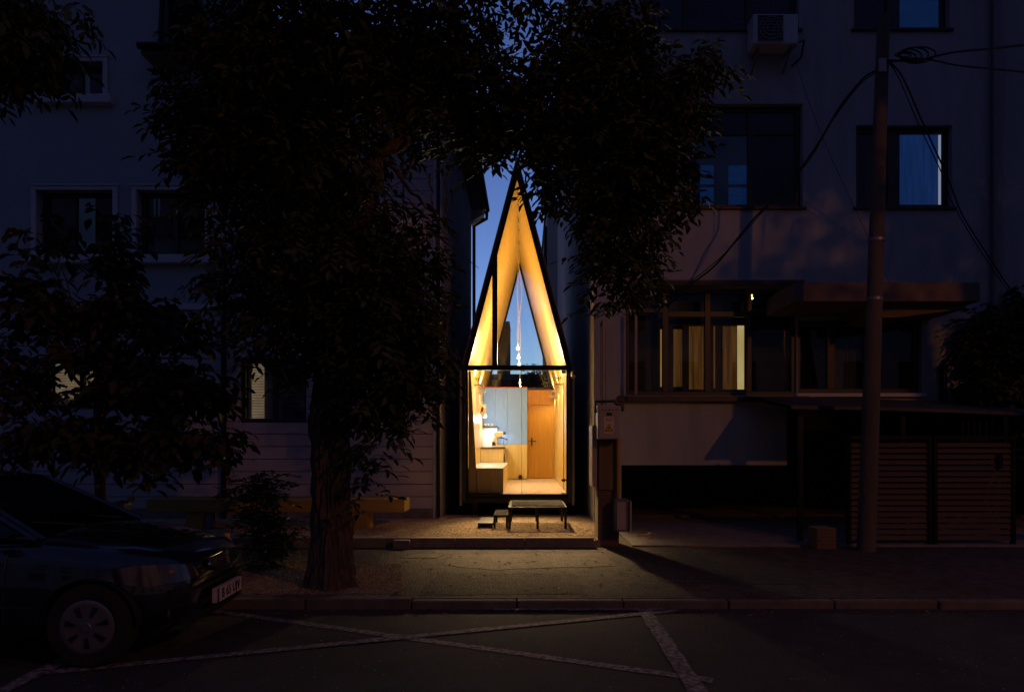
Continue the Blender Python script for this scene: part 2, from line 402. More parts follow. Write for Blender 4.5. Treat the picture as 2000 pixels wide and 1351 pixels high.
stones('gravel', (-6.8,-2.4,9.95,12.7, lambda x, y: True), 14000, .168, .009, .02, M['stone'], 2)
stones('pit_gravel', (-4.6,-1.22,6.68,8.4, lambda x, y: x < -1.25-(y-7)*.2), 15000, .097, .006, .016, M['stone_brown'], 3)
o = stones('pavement_grit', (-1.6,2.6,6.7,9.7, lambda x, y: True), 1300, .083, .002, .006, M['stone'], 4)
o = stones('road_grit', (-3.0,4.5,4.0,6.4, lambda x, y: True), 900, .001, .002, .006, M['stone'], 5)

r_ = np.random.default_rng(8); lv = MB()
for i in range(260):
    x = r_.uniform(-3.5, 4.5); y = r_.uniform(6.64, 9.6) if i % 3 else r_.uniform(6.2, 6.47); z = .087 if y > 6.6 else .003
    if x < -1.2 and y < 8.4 and y > 6.6: z = .115
    a = r_.uniform(0, 6.28); l = r_.uniform(.02, .045); ca, sa = math.cos(a)*l, math.sin(a)*l
    lv.add([(x-ca, y-sa, z), (x+sa*.4, y-ca*.4, z+.006), (x+ca, y+sa, z+.003), (x-sa*.4, y+ca*.4, z+.01)], [(0,1,2),(0,2,3)])
struct(lv.build('fallen_leaves', mat('dry_leaf', (.17,.11,.04), .8, var=.5, scale=30), fixn=False), 'stuff')

# ------------------------------------------------------------------ tiny house
HF, HB = 13.33, 19.6
CX, XL, XR, ZF, ZE, ZA = -.15, -1.13, .83, .58, 3.05, 6.78
H = thing('tiny_house', 'narrow glowing timber house with a steep pointed glass gable between the two dark buildings', 'house', (CX, HF, .16))
def slope(x): return ZE+(ZA-ZE)*(1-abs(x-CX)/((XR-XL)/2))
# shell outside
t = .085
roofo = MB()
sl = (ZA-ZE)/((XR-XL)/2); nl = math.hypot(1, sl)
def slab(side, off0, off1, y0, y1, zlo=ZE, zhi=None):
    # slope slab between two normal offsets
    sx = -1 if side == 'l' else 1
    xe = XL if side == 'l' else XR
    nx, nz = sx*sl/nl, 1/nl
    def pt(x, z, o): return (x+nx*o, z+nz*o)
    def apex(o): return (CX, ZA+o*nl)      # where offset line meets the ridge plane
    return [pt(xe, ZE, off0), apex(off0), apex(off1), pt(xe, ZE, off1)]
for side in 'lr': roofo.prism(slab(side, .052, .088, HF-.06, HB+.15), 'y', HF-.06, HB+.15)
roofo.build('roof', M['clad'], H, bevel=.004)
ro = MB()
for k in range(2):
    sd = 'lr'[k]; ro.prism(slab(sd, .090, .102, HF-.14, HF+.02), 'y', HF-.075, HF+.03)
ro.build('roof_edge', M['metal_grey'], H)
for side in 'lr':
    cb = MB(); cb.prism(slab(side, .0, .05, HF+.06, HB-.02), 'y', HF+.06, HB-.02)
    cb.build('ceiling_panel', M['ply_slope'], H)
# side walls: outside cladding + inside lining
for s, x in ((-1, XL), (1, XR)):
    w = MB(); w.box(*sorted((x+s*.02, x+s*.085)), HF-.1, HB+.12, .42, ZE-.005)
    w.build('side_wall', M['clad'], H)
    w = MB(); w.box(*sorted((x, x+s*.018)), HF+.07, HB-.02, ZF, ZE-.002)
    w.build('wall_lining', M['ply'], H)
    fn = MB(); fn.box(*sorted((x+s*.088, x+s*.13)), HF-.16, HF+.02, .38, ZE-.05)
    fn.build('edge_trim', M['metal_grey'], H)
# floor
MB().box(XL-.01, XR+.01, HF+.02, HB-.02, ZF-.06, ZF).build('floor', M['floor_wood'], H)
MB().box(XL-.08, XR+.08, HF-.08, HB+.1, .42, ZF-.062).build('floor_beam', M['metal_black'], H)
for yy in (13.6, 16.4, 19.2):
    for xx in (-1.0, .7): MB().box(xx-.06, xx+.06, yy-.06, yy+.06, .1, .42).build('foundation_post', M['metal_black'], H)
# front frame
fr = MB(); fy0, fy1 = HF-.03, HF+.05
fr.box(XL-.06, XL+.02, fy0, fy1, ZF-.1, ZE); fr.box(XR-.02, XR+.06, fy0, fy1, ZF-.1, ZE)
fr.box(XL+.02, XR-.02, fy0, fy1, ZF-.06, ZF+.008)
for side in 'lr': fr.prism(slab(side, -.015, .05, 0, 0), 'y', fy0, fy1)
fr.build('gable_frame', M['metal_black'], H)
MB().box(XL+.021, XR-.021, fy0-.01, fy1-.012, ZE-.05, ZE+.045).build('transom', M['metal_black'], H)
mx = -.585
MB().prism([(mx-.05, ZE+.046), (mx+.05, ZE+.046), (mx+.05, slope(mx+.05)-.04), (mx-.05, slope(mx-.05)-.04)], 'y', fy0-.008, fy1-.01).build('mullion', M['metal_black'], H)
gl = MB().prism([(XL+.03, ZE+.047), (XR-.03, ZE+.047), (CX, ZA-.14)], 'y', HF+.008, HF+.014).build('gable_glass', M['house_glass'], H)
jx = -.06
MB().box(XL+.021, jx-.004, HF+.008, HF+.014, ZF+.009, ZE-.052).build('glass_wall', M['house_glass'], H)
gd = MB().box(jx+.004, XR-.024, HF-.002, HF+.006, ZF+.012, ZE-.055).build('glass_door', M['house_glass'], H)
MB().box(jx-.003, jx+.003, HF+.0, HF+.012, ZF+.01, ZE-.055).build('door_seal', M['metal_grey'], gd)
hb = MB().tube([(XR-.075, HF-.05, ZF+.1), (XR-.075, HF-.05, ZE-.3)], .007, 8)
hb.build('pull_bar', M['steel'], gd, smooth=True)
hb = MB(); hb.lathe([(0,-.03),(.028,-.03),(.028,.03),(0,.03)], (XR-.075, HF-.04, .86), 'x', 16); hb.box(XR-.12, XR-.02, HF-.05, HF-.02, .85, .87)
hb.build('door_lock', M['black_plastic'], gd, smooth=True)
MB().box(XR-.12, XR-.03, HF-.03, HF+.02, ZF+.002, ZF+.03).build('floor_hinge', M['steel'], gd, bevel=.004)
MB().box(XR-.12, XR-.03, HF-.03, HF+.02, ZE-.11, ZE-.056).build('top_hinge', M['steel'], gd, bevel=.004)
# tapered reveal panel at left, in front of the lining
MB().prism([(XL+.022, ZF+.01), (ax(930,13.45), ZF+.01), (ax(930,13.45), az(914,13.45)), (ax(919.5,13.45), ZE-.06), (XL+.022, ZE-.06)], 'y', 13.43, 13.46).build('reveal_panel', M['ply_dark'], H)
# back gable: glazed triangle over a timber wall
bw = MB()
DW0, DW1, DZ1 = ax(1035,19.4), ax(1080,19.4), az(787,19.4)
DW0 = -.0; 
holes_wall(bw, XL, XR, ZF, az(762,19.4), 19.42, 19.5, [(.125, .80, ZF+.0, DZ1)])
bw.build('back_wall', M['door_wood'], H)
MB().box(XL, XR, 19.40, 19.52, az(762,19.4)+.001, az(762,19.4)+.018).build('red_capping', M['red_edge'], H)
dr = MB(); dr.box(.13, .795, 19.45, 19.49, ZF+.012, DZ1-.006)
dd = dr.build('inner_door', M['door_wood'], H, bevel=.003)
fr2 = MB(); fr2.box(.125, .17, 19.405, 19.447, ZF, DZ1); fr2.box(.755, .80, 19.405, 19.447, ZF, DZ1); fr2.box(.17, .755, 19.405, 19.447, DZ1-.045, DZ1)
fr2.build('door_frame', M['door_wood'], dd, bevel=.003)
hx, hz = .20, az(861, 19.4)
h = MB().box(hx-.018, hx+.018, 19.43, 19.449, hz-.13, hz+.09); h.tube([(hx, 19.43, hz), (hx, 19.39, hz), (hx+.13, 19.385, hz)], .012, 8); h.tube([(hx-.0,19.40,hz),(hx-.1,19.39,hz)], .008, 6)
h.build('handle', M['black_plastic'], dd)
bf = MB()
for side in 'lr': bf.prism(slab(side, -.05, .0, 0, 0), 'y', HB-.03, HB+.03)
bf.box(XL, XR, HB-.03, HB+.03, az(762,19.4)+.032, az(762,19.4)+.09)
bf.build('back_frame', M['metal_black'], H)
MB().prism([(XL+.03, ZE+.08), (XR-.03, ZE+.08), (CX, ZA-.2)], 'y', HB-.004, HB+.004).build('back_glass', M['house_glass'], H)
# ridge clips
for yy, ln in ((14.0,.3),(14.7,.2),(15.6,.3),(16.4,.15),(17.4,.3),(18.2,.15)): MB().tube([(CX+.005, yy, ZA-.07), (CX+.01, yy+ln*.5, ZA-.085), (CX, yy+ln, ZA-.07)], .006, 6).build('ridge_cable', M['black_plastic'], H)

# furniture inside: everything a thing of its own
K = thing('tall_cupboard', 'tall blue-grey cupboard with a timber lower front inside the glowing house', 'cupboard', (-.5, 18.9, ZF))
ky, ZB = 18.7, az(868, 18.7); ZT = az(755.5, 18.7)
xs = [XL+.005, -.81, -.477, .068]
MB().box(XL+.005, .066, ky+.02, 19.395, ZF+.02, ZT-.02).build('carcass', M['ply_pale'], K)
for i in range(3):
    MB().box(xs[i]+.004, xs[i+1]-.004, ky, ky+.018, ZB+.004, ZT-.022).build('cupboard_door', M['blue_cab'], K, bevel=.002)
MB().box(-.473, .064, ky, ky+.018, ZF+.04, ZB).build('lower_front', M['ply'], K, bevel=.002)
MB().box(XL+.004, .07, ky-.01, 19.394, ZT-.018, ZT-.001).build('red_top', M['red_edge'], K)
MB().box(-.477, .066, ky+.03, ky+.05, ZF, ZF+.04).build('plinth', M['ply_dark'], K)
sx = ax(1016.5, ky); s_ = MB().lathe([(0,-.012),(.058,-.012),(.058,0)], (sx, ky-.002, az(931,ky)), 'y', 20)
tag(s_.build('socket', M['black_plastic'], loc=(sx, ky, az(931,ky)), smooth=True), 'round black power socket low on the timber cupboard front', 'socket')
# counter
cx1 = -.5; cz = 1.475
KC = thing('kitchen_counter', 'low timber kitchen counter with a dark worktop along the left inside wall', 'kitchen counter', (-.8, 18.0, ZF))
MB().box(XL+.005, -.545, 17.42, 18.69, ZF+.02, cz-.03).build('cabinet', M['ply_pale'], KC, bevel=.003)
MB().box(XL+.004, -.50, 17.38, 18.692, cz-.028, cz+.002).build('worktop', M['counter_top'], KC, bevel=.003)
MB().box(-.543, -.528, 17.6, 18.3, .74, 1.3).build('oven_door', M['black_plastic'], KC, bevel=.004)
MB().box(-.527, -.42, 17.45, 17.9, 1.275, 1.29).build('towel_shelf', M['metal_grey'], KC)
BX = thing('bench_box', 'long low storage bench with a pale top inside the glass front at the left', 'bench', (-.78, 15.4, ZF))
MB().box(ax(932,13.46)-.0, -.425, 13.44, 13.462, ZF+.012, 1.083).build('front_panel', M['ply_dark'], BX)
MB().box(XL+.005, -.43, 13.47, 17.37, ZF+.01, 1.06).build('box_body', M['ply'], BX)
MB().box(XL+.004, -.425, 13.465, 17.375, 1.062, 1.085).build('bench_top', M['grey_top'], BX)
# white backsplash with shelf
by = 18.6
BS = thing('splashback', 'bright white tiled splashback standing on the dark worktop', 'splashback', (-.9, by, cz))
MB().box(ax(939.5,by), ax(971,by), by, by+.03, cz+.004, az(834,by)).build('white_panel', M['white_tile'], BS)
MB().box(ax(939,by), ax(972,by), by-.16, by+.03, az(833,by), az(833,by)+.022).build('shelf', M['counter_top'], BS)
for i, px in enumerate((948, 954, 961)):
    c = (ax(px,18.52), 18.52, az(832,18.52)+.012)
    o = MB().lathe([(0,0),(.03,0),(.045,.05),(.04,.055),(.0,.05)], c, 'z', 16).build('white_cup', M['white_tile'], loc=c, smooth=True)
    tag(o, ['white cup at the left end of the shelf over the splashback', 'white cup in the middle of the shelf over the splashback', 'white cup at the right end of the shelf over the splashback'][i], 'cup', 'cups on the kitchen shelf')
tl = thing('task_lamp', 'small bright white lamp on the left inside wall under the red picture', 'lamp', (XL+.1, 17.6, az(812,17.6)))
MB().lathe([(0,.05),(.02,.05),(.055,-.03),(.05,-.03),(0,.03)], tl.location, 'z', 18).build('shade', M['white_tile'], tl, smooth=True)
MB().lathe([(0,-.05),(.03,-.04),(.04,-.01),(.02,.02),(0,.025)], tl.location, 'z', 18).build('lamp_bulb', M['led'], tl, smooth=True)
MB().tube([tl.location+Vector((0,0,.05)), tl.location+Vector((-.07,0,.07)), tl.location+Vector((-.098,0,.02))], .008, 6).build('arm', M['metal_grey'], tl)
pc = thing('picture', 'small square orange-red picture hung on the left inside wall', 'picture', (ax(942,17.3), 17.3, az(807,17.3)))
c = pc.location
MB().box(c.x-.085, c.x+.085, 17.3, 17.32, c.z, c.z+.21).build('canvas', M['poster'], pc)
f_ = MB(); f_.box(c.x-.095, c.x+.095, 17.295, 17.325, c.z-.012, c.z-.001); f_.box(c.x-.095, c.x+.095, 17.295, 17.325, c.z+.211, c.z+.222)
f_.box(c.x-.095, c.x-.086, 17.295, 17.325, c.z, c.z+.21); f_.box(c.x+.086, c.x+.095, 17.295, 17.325, c.z, c.z+.21); f_.build('picture_frame', M['ply_dark'], pc)
MB().prism([(c.x-.03, c.z+.03), (c.x+.02, c.z+.05), (c.x+.035, c.z+.14), (c.x-.0, c.z+.17), (c.x-.035, c.z+.12)], 'y', 17.295, 17.299).build('figure', M['black_plastic'], pc)
# coffee machine (cream body, black knobs, lever)
cmx = thing('coffee_machine', 'cream lever coffee machine with black knobs on the dark worktop', 'coffee machine', (ax(975,17.6), 17.6, cz+.002))
c = cmx.location; S = 17.6/F
def cp(px, py): return (ax(px, 17.6), az(py, 17.6))
zb = cz+.002-az(871.5, 17.6)
def cq(px, py): return (ax(px,17.6), az(py,17.6)+zb)
MB().prism([cq(963,869), cq(962,858), cq(966,850), cq(964,846), cq(968,841), cq(982,841), cq(983,848), cq(978,852), cq(971,852), cq(970,860), cq(971,869)], 'y', 17.5, 17.72).build('body', M['cream'], cmx, bevel=.02)
MB().prism([cq(961,871.4), cq(961,868.5), cq(984,867.2), cq(984,871.4)], 'y', 17.47, 17.75).build('drip_tray', M['cream'], cmx, bevel=.008)
MB().lathe([(0,-.035),(.03,-.035),(.034,0),(.03,.035),(0,.035)], (cq(985.5,844)[0], 17.6, cq(0,844)[1]), 'x', 16).build('knob', M['black_plastic'], cmx, smooth=True)
MB().tube([(cq(975,852)[0],17.6,cq(0,852)[1]), (cq(983,854)[0],17.58,cq(0,854)[1]), (cq(991.5,857)[0],17.56,cq(0,857)[1])], [.012,.016,.014], 8).build('filter_handle', M['black_plastic'], cmx, smooth=True)
MB().tube([(cq(984,857)[0],17.6,cq(0,857)[1]), (cq(983.5,867)[0],17.6,cq(0,867)[1])], .006, 6).build('steam_pipe', M['black_plastic'], cmx)
MB().prism([cq(961.5,869), cq(961.5,861), cq(967,861.5), cq(969,869)], 'y', 17.485, 17.497).build('base_plate', M['black_plastic'], cmx)

# wall lamps (up-lighters)
def wall_lamp(x, y, z, s, label):
    t_ = thing('wall_lamp', label, 'wall lamp', (x, y, z), 'up-lighters along the inside walls')
    MB().box(*sorted((x-s*.0, x+s*.16)), y-.06, y+.06, z-.05, z-.01).build('bracket', M['steel'], t_, bevel=.004)
    MB().lathe([(.012,-.01),(.012,.03),(.065,.13),(.061,.13),(.008,.035)], (x+s*.085, y, z), 'z', 20).build('lamp_shade', M['steel'], t_, smooth=True)
    MB().lathe([(0,.06),(.02,.07),(.024,.09),(0,.11)], (x+s*.085, y, z), 'z', 12).build('lamp_bulb', M['bulb_glass'], t_, smooth=True)
    ld = bpy.data.lights.new('up_light', 'SPOT'); ld.energy = 115 if s < 0 else 185; ld.color = (1,.73,.42); ld.spot_size = math.radians(150); ld.spot_blend = .9; ld.shadow_soft_size = .05
    lo = bpy.data.objects.new('up_light', ld); COL.objects.link(lo); lo.parent = t_; lo.location = (s*.085, 0, .15); lo.rotation_euler = (math.pi, 0, 0)
    ld = bpy.data.lights.new('down_light', 'SPOT'); ld.energy = 26; ld.color = (1,.78,.48); ld.spot_size = math.radians(160); ld.spot_blend = .6; ld.shadow_soft_size = .05
    lo = bpy.data.objects.new('down_light', ld); COL.objects.link(lo); lo.parent = t_; lo.location = (s*.085, 0, -.07)
for y, nm in ((15.0,'nearest'), (16.9,'middle'), (18.9,'farthest')):
    wall_lamp(XR, y, 2.9, -1, nm+' of the steel funnel lamps on the right inside wall')
for y, nm in ((15.2,'nearest'), (17.1,'farthest')):
    wall_lamp(XL, y, 2.9, 1, nm+' of the steel funnel lamps on the left inside wall')
# pendants
plab = ['topmost glowing bulb of the hanging cluster', 'second glowing bulb from the top of the hanging cluster', 'third glowing bulb of the hanging cluster just above the black transom', 'lowest dimmer bulb hanging below the black transom']
for i, (px, py) in enumerate(((1011.5,679), (1013,697), (1014,711), (1015.5,746))):
    y = 15.0+.25*i; p = at(px, py, y)
    t_ = thing('pendant_bulb', plab[i], 'pendant lamp', p, 'bare bulbs hanging from the ridge')
    MB().lathe([(0,-.05),(.02,-.045),(.033,-.025),(.034,-.01),(.025,.012),(.010,.03)], p, 'z', 18).build('bulb', M['bulb_dim' if i == 3 else 'bulb_glass'], t_, smooth=True)
    MB().lathe([(.012,.028),(.013,.06),(.004,.07)], p, 'z', 14).build('socket', M['white_tile'], t_, smooth=True)
    pts = []; top = slope(CX)-.09
    for k in range(15):
        f_ = k/14; wob = math.sin(f_*math.pi)*.06*math.sin(f_*(5+i*2)+i*1.7)*(1.4 if i in (0,2) else .5)
        pts.append((p.x+(CX-p.x)*f_+wob, p.y+wob*.5, p.z+.065+(top-p.z-.065)*f_))
    MB().tube(pts, .0035, 5).build('cable', M['steel'], t_)
    if i < 3:
        ld = bpy.data.lights.new('bulb_light', 'POINT'); ld.energy = 62; ld.color = (1,.80,.50); ld.shadow_soft_size = .05
        lo = bpy.data.objects.new('bulb_light', ld); COL.objects.link(lo); lo.parent = t_; lo.location = (0,-.08,-.03)
        ld = bpy.data.lights.new('added_ground_beam', 'SPOT'); ld.energy = 880; ld.color = (1,.62,.27); ld.shadow_soft_size = .06; ld.spot_size = math.radians(39); ld.spot_blend = .85  # added beam to brighten the ground outside, beyond the bulb's own light
        lo = bpy.data.objects.new('added_ground_beam', ld); COL.objects.link(lo); lo.parent = t_; lo.location = (0,-.09,-.04)
        lo.rotation_euler = (Vector((0.0, 10.9, .1))-p).to_track_quat('-Z', 'Y').to_euler()
ld = bpy.data.lights.new('task_light', 'POINT'); ld.energy = 27; ld.color = (.8,.92,1); ld.shadow_soft_size = .04
lo = bpy.data.objects.new('task_light', ld); COL.objects.link(lo); lo.parent = tl; lo.location = (.12,-.05,-.08)
ld = bpy.data.lights.new('shelf_light', 'SPOT'); ld.energy = 13; ld.color = (.9,.95,1); ld.shadow_soft_size = .04; ld.spot_size = math.radians(150)
lo = bpy.data.objects.new('shelf_light', ld); COL.objects.link(lo); lo.parent = BS; lo.location = (0,-.13,.53)

# outside spotlight at right eaves
p = at(1119, 731, 13.1)
t_ = thing('outdoor_spotlight', 'small unlit spotlight on the right corner of the glowing house', 'spotlight', p)
MB().tube([p+Vector((-.03,.12,.06)), p+Vector((0,0,.02)), p+Vector((0.0,-.06,-.05))], [.02,.045,.05], 14).build('lamp_head', M['steel'], t_, smooth=True)
MB().box(p.x-.1, p.x-.02, p.y+.05, p.y+.1, p.z+.02, p.z+.08).build('bracket', M['metal_black'], t_)

# entry platform and steps
D = thing('entry_platform', 'black metal table-like platform in front of the glass door', 'platform', (.2, 11.8, .17))
b = MB(); 
for i in range(52): b.box(-.262+i*.0179, -.262+i*.0179+.0075, 11.242, 12.308, .537, .557)
for yy in (11.5, 11.78, 12.06): b.box(-.262, .682, yy, yy+.012, .525, .5365)
b.build('deck_top', M['deck'], D, bevel=.003)
b = MB(); b.box(-.27,.69,11.2,11.24,.49,.533); b.box(-.27,.69,12.31,12.35,.49,.533); b.box(-.27,-.23,11.24,12.31,.49,.533); b.box(.65,.69,11.24,12.31,.49,.533)
b.build('frame', M['metal_black'], D)
for x in (-.27, .19, .65):
    for y in (11.2, 12.31): MB().box(x, x+.04, y, y+.04, .165, .489).build('leg', M['metal_black'], D)
D = thing('step', 'upper black step just left of the entry platform', 'step', (-.42, 11.8, .17), 'steps beside the entry platform')
b = MB(); b.box(-.52,-.28,11.3,11.325,.355,.39); b.box(-.52,-.28,12.175,12.2,.355,.39)
for i in range(14): b.box(-.52+i*.0177, -.52+i*.0177+.0085, 11.326, 12.174, .37, .388)
b.build('tread', M['deck'], D, bevel=.003)
for x in (-.52, -.315):
    for y in (11.32, 12.15): MB().box(x, x+.035, y, y+.035, .165, .364).build('leg', M['metal_black'], D)
D = thing('step', 'lowest black step nearest the gravel, left of the other step', 'step', (-.66, 11.8, .17), 'steps beside the entry platform')
MB().box(-.78, -.53, 11.3, 12.2, .235, .258).build('tread', M['metal_black'], D, bevel=.003)
for x in (-.78, -.57):
    for y in (11.32, 12.15): MB().box(x, x+.035, y, y+.035, .165, .234).build('leg', M['metal_black'], D)

# ------------------------------------------------------------------ left building
LY = 12.8
LB = thing('apartment_house', 'pale clapboard house at the left, behind the trees and the yellow bench', 'house', (-5, LY, .1))
wins = []   # px rects
W = {'w1': (92,203,122,190), 'w2': (72,222,372,500), 'w3': (268,402,372,500), 'w4': (78,222,700,797), 'w5': (465,598,700,825), 'w6': (560,660,372,500)}
hol = {k: (ax(v[0],LY), ax(v[1],LY), az(v[3],LY), az(v[2],LY)) for k, v in W.items()}
zb = az(604, LY)
up = MB()
xA = ax(313, LY)
holes_wall(up, -12.5, xA, zb+.1, 12.5, LY, LY+.3, list(hol.values()))
holes_wall(up, xA, ax(737,LY), zb+.1, 8.75, LY, LY+.3, list(hol.values()))
up.build('upper_wall', M['stucco_left'], LB)
sd = MB(); z = .1; k = 0
while z < zb-.05:
    z1 = min(z+.235, zb-.02); holes_wall(sd, -12.5, -1.72, z+.012, z1, LY, LY+.28, list(hol.values())); z += .235
z = zb+.1
while z < 8.6:
    z1 = min(z+.235, 8.7); sd.box(ax(737,LY)+.001, ax(786,LY), LY+.01, LY+.28, z+.012, z1); sd.box(ax(789,LY), -1.72, LY+.01, LY+.28, z+.012, z1); z += .235
sd.build('siding', M['siding'], LB, bevel=.004)
sbk = MB(); holes_wall(sbk, -12.5, -1.605, .1, zb, LY+.281, LY+.34, list(hol.values())); sbk.build('siding_backing', M['side_wall'], LB)
MB().box(-12.5, -1.6, LY-.05, LY+.25, zb-.015, zb+.095).build('string_course', M['trim'], LB, bevel=.01)
MB().box(-1.715, -1.6, LY-.03, LY+.28, .1, zb-.02).add([], []).build('corner_board', M['trim'], LB, bevel=.006)
MB().box(-1.715, -1.6, LY-.03, LY+.28, zb+.1, 8.6).build('corner_board', M['trim'], LB, bevel=.006)
MB().box(-12.5, -1.73, LY-.03, LY-.002, .1, .36).build('plinth', M['concrete'], LB, bevel=.006)
# side wall (towards the tiny house) and back
sw = MB(); sw.box(-1.9, -1.6, LY+.35, 20.4, .1, 8.6); sw.box(-12.5,-12.2,LY+.35,20.4,.1,12.5); sw.box(-12.2,-1.9,20.1,20.4,.1,8.6)
sw.box(-12.5, xA, 16.0, 16.3, 8.6, 12.5)
sw.build('side_wall', M['side_wall'], LB)
rf = MB(); rf.prism([(LY-.5, 8.72), (LY-.5, 8.80), (16.6, 10.3), (20.9, 8.80), (20.9, 8.72), (16.6, 10.2)], 'x', ax(275,12.3), -1.196)
rf.prism([(-12.9, 12.6), (xA-.0, 12.6), (xA+1.1, 8.95),(xA+1.15,9.02), (xA+.05, 12.75), (-12.9, 12.75)], 'y', LY-.4, 16.4)
rf.build('roof', M['roof_dark'], LB)
fs = MB(); fs.box(ax(275,12.3), -1.2, LY-.5, LY-.02, 8.58, 8.715); fs.box(-1.595, -1.2, LY-.02, 20.9, 8.58, 8.715)
fs.build('eaves', M['soffit'], LB, bevel=.01)
fs = MB(); fs.prism([(-1.62,8.2),(-1.24,8.42),(-1.24,8.575),(-1.62,8.575)], 'y', 20.41, 20.88); fs.build('eaves_box', M['trim'], LB)
gt = MB(); gt.tube([(ax(270,12.25), LY-.56, 8.70), (-1.16, LY-.56, 8.70), (-1.13, 20.9, 8.70)], .06, 10)
gt.build('gutter', M['metal_black'], LB, smooth=True)
dp = MB(); dp.tube([(-1.16, 20.85, 8.66), (-1.16, 20.8, 8.42), (-1.53, 20.55, 8.1), (-1.53, 20.5, .2)], .05, 10)
dp.build('downpipe', M['metal_black'], LB, smooth=True)
dp = MB(); dp.tube([(ax(856,12.7), 12.72, 8.6), (ax(856,12.7), 12.72, .2)], .035, 8); dp.build('downpipe', M['metal_black'], LB, smooth=True)
dp = MB(); dp.tube([(ax(436,12.7), 12.72, zb+1.2), (ax(436,12.7), 12.72, .2)], .05, 8); dp.build('downpipe', M['metal_black'], LB, smooth=True)
dp = MB(); dp.tube([(ax(318,12.7), 12.70, 9.9), (ax(313,12.7), 12.70, 9.0), (ax(322,12.7), 12.68, 8.8)], .05, 8); dp.build('downpipe', M['metal_black'], LB, smooth=True)
sl_ = (.12, .12, .12, M['trim'])
M['blind'] = mat('blind_slats', (.5,.45,.38), .6)
M['lit_room'] = emit('lit_room', (1,.68,.36), .4, (.75,.42,.2), 3)
M['lit_room_dim'] = emit('lit_room_dim', (1,.62,.32), .16, (.3,.15,.07), 3)
for k in ('w1','w2','w3','w4','w5','w6'):
    x0, x1, z0, z1 = hol[k]
    mull = [((x0+x1)/2, .09)] if k not in ('w2',) else [(x0+(x1-x0)*.42, .09)]
    wl = window(LB, x0+.002, x1-.002, z0+.002, z1-.002, LY, M['brown_frame'], .075, mull, (), .15, sill=None if k in ('w5','w4') else (.2,.14,.16,M['trim']), surround=None if k in ('w4','w5') else .09)
    if k in ('w4','w5'):
        bl = MB(); z = z0+.08
        n = 0
        while z < z1-.05:
            bl.add([(x0+.08, LY+.27, z), (x1-.08, LY+.27, z), (x1-.08, LY+.295, z+.017), (x0+.08, LY+.295, z+.017)], [(0,1,2,3)]); z += .03
        bl.build('blind', M['blind'], wl)
        if k == 'w5': MB().box(x0+.12, x0+.36, LY+.34, LY+.35, z0+.05, z1-.05).build('lit_room', M['lit_room'], wl)
        else: MB().box(x0+.06, x1-.06, LY+.34, LY+.35, z0+.2, z1-.05).build('lit_room', M['lit_room'], wl)
    else:
        curtain_mb(x0+.02, x0+(x1-x0)*.4, LY+.33, z0+.03, z1-.03).build('curtain', M['curtain'], wl)
M['dusk_glow'] = emit('dusk_glow_curtain', (.0045,.007,.016), 1.0, (.0065,.010,.021), 4, (6,1,.4))  # dusk light on the pale curtains, put in as emission
kq = (LY+.34)/LY
for a0, a1, c0, c1 in ((148,186,498,386), (297,324,424,386), (150,176,186,146)):
    curtain_mb(ax(a0,LY)*kq, ax(a1,LY)*kq, LY+.34, CH+(az(c0,LY)-CH)*kq, CH+(az(c1,LY)-CH)*kq, .01, .07).build('curtain', M['dusk_glow'], LB)
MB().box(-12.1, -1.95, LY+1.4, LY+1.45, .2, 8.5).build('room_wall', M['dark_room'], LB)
# AC on the side wall
def ac_unit(o, x0, x1, y0, y1, z0, z1, face):
    MB().box(x0, x1, y0, y1, z0, z1).build('casing', M['white_frame'], o, bevel=.02)
    if face == 'y':
        cx_, cz_ = x0+(x1-x0)*.38, (z0+z1)/2; r = (z1-z0)*.42
        g = MB(); g.box(cx_-r, cx_+r, y0-.012, y0-.002, cz_-r, cz_+r); g.build('fan_opening', M['black_plastic'], o)
        g = MB()
        for i in range(9): g.box(cx_-r, cx_+r, y0-.022, y0-.013, cz_-r+i*r/4-.005, cz_-r+i*r/4+.005)
        for rr in (.3,.6,.9): g.lathe([(r*rr-.006,-.03),(r*rr+.006,-.03),(r*rr+.006,-.023),(r*rr-.006,-.023)], (cx_, y0, cz_), 'y', 28)
        g.build('grille', M['metal_grey'], o)
        for xx in (x0+.1, x1-.12): g = MB(); g.box(xx, xx+.03, y0+.02, y1+.12, z0-.04, z0-.004); g.prism([(y1+.12, z0-.3), (y1+.12, z0-.26), (y0+.05, z0-.04), (y0+.02, z0-.04)], 'x', xx+.005, xx+.025); g.build('bracket', M['metal_grey'], o)
    else:
        g = MB()
        for i in range(9): g.box(x1+.002, x1+.012, y0+.08, y1-.3, z0+.06+i*.055, z0+.075+i*.055)
        g.build('grille', M['black_plastic'], o)
        MB().box(x0-.02, x1-.02, y0+.1, y1-.1, z0-.05, z0-.004).build('bracket', M['metal_grey'], o)
a = thing('air_conditioner', 'air conditioner high on the left house side wall beside the glowing gable', 'air conditioner', (-1.4, 15, 7))
ac_unit(a, -1.596, -1.3, 14.6, 15.5, az(285,15), az(285,15)+.6, 'x')
# bench
B = thing('long_bench', 'long yellow timber bench along the pale house wall behind the tree', 'bench', (-4, 11.3, .17))
MB().box(ax(285,11.1), ax(790,11.1), 11.1, 11.62, .455, .665).build('seat', M['bench_yellow'], B, bevel=.008)
for a0, a1 in ((362,402), (685,722)): MB().box(ax(a0,11.15), ax(a1,11.15)-.04, 11.15, 11.58, .165, .454).build('leg', M['bench_yellow'], B, bevel=.006)
p = at(408, 1031, 11.1); t_ = MB().lathe([(0,0),(.045,0),(.045,.16),(.018,.21),(.018,.24),(0,.24)], p, 'z', 16)
tag(t_.build('bottle', M['bottle_blue'], loc=p, smooth=True), 'small dark blue bottle standing on the gravel by the bench leg', 'bottle')

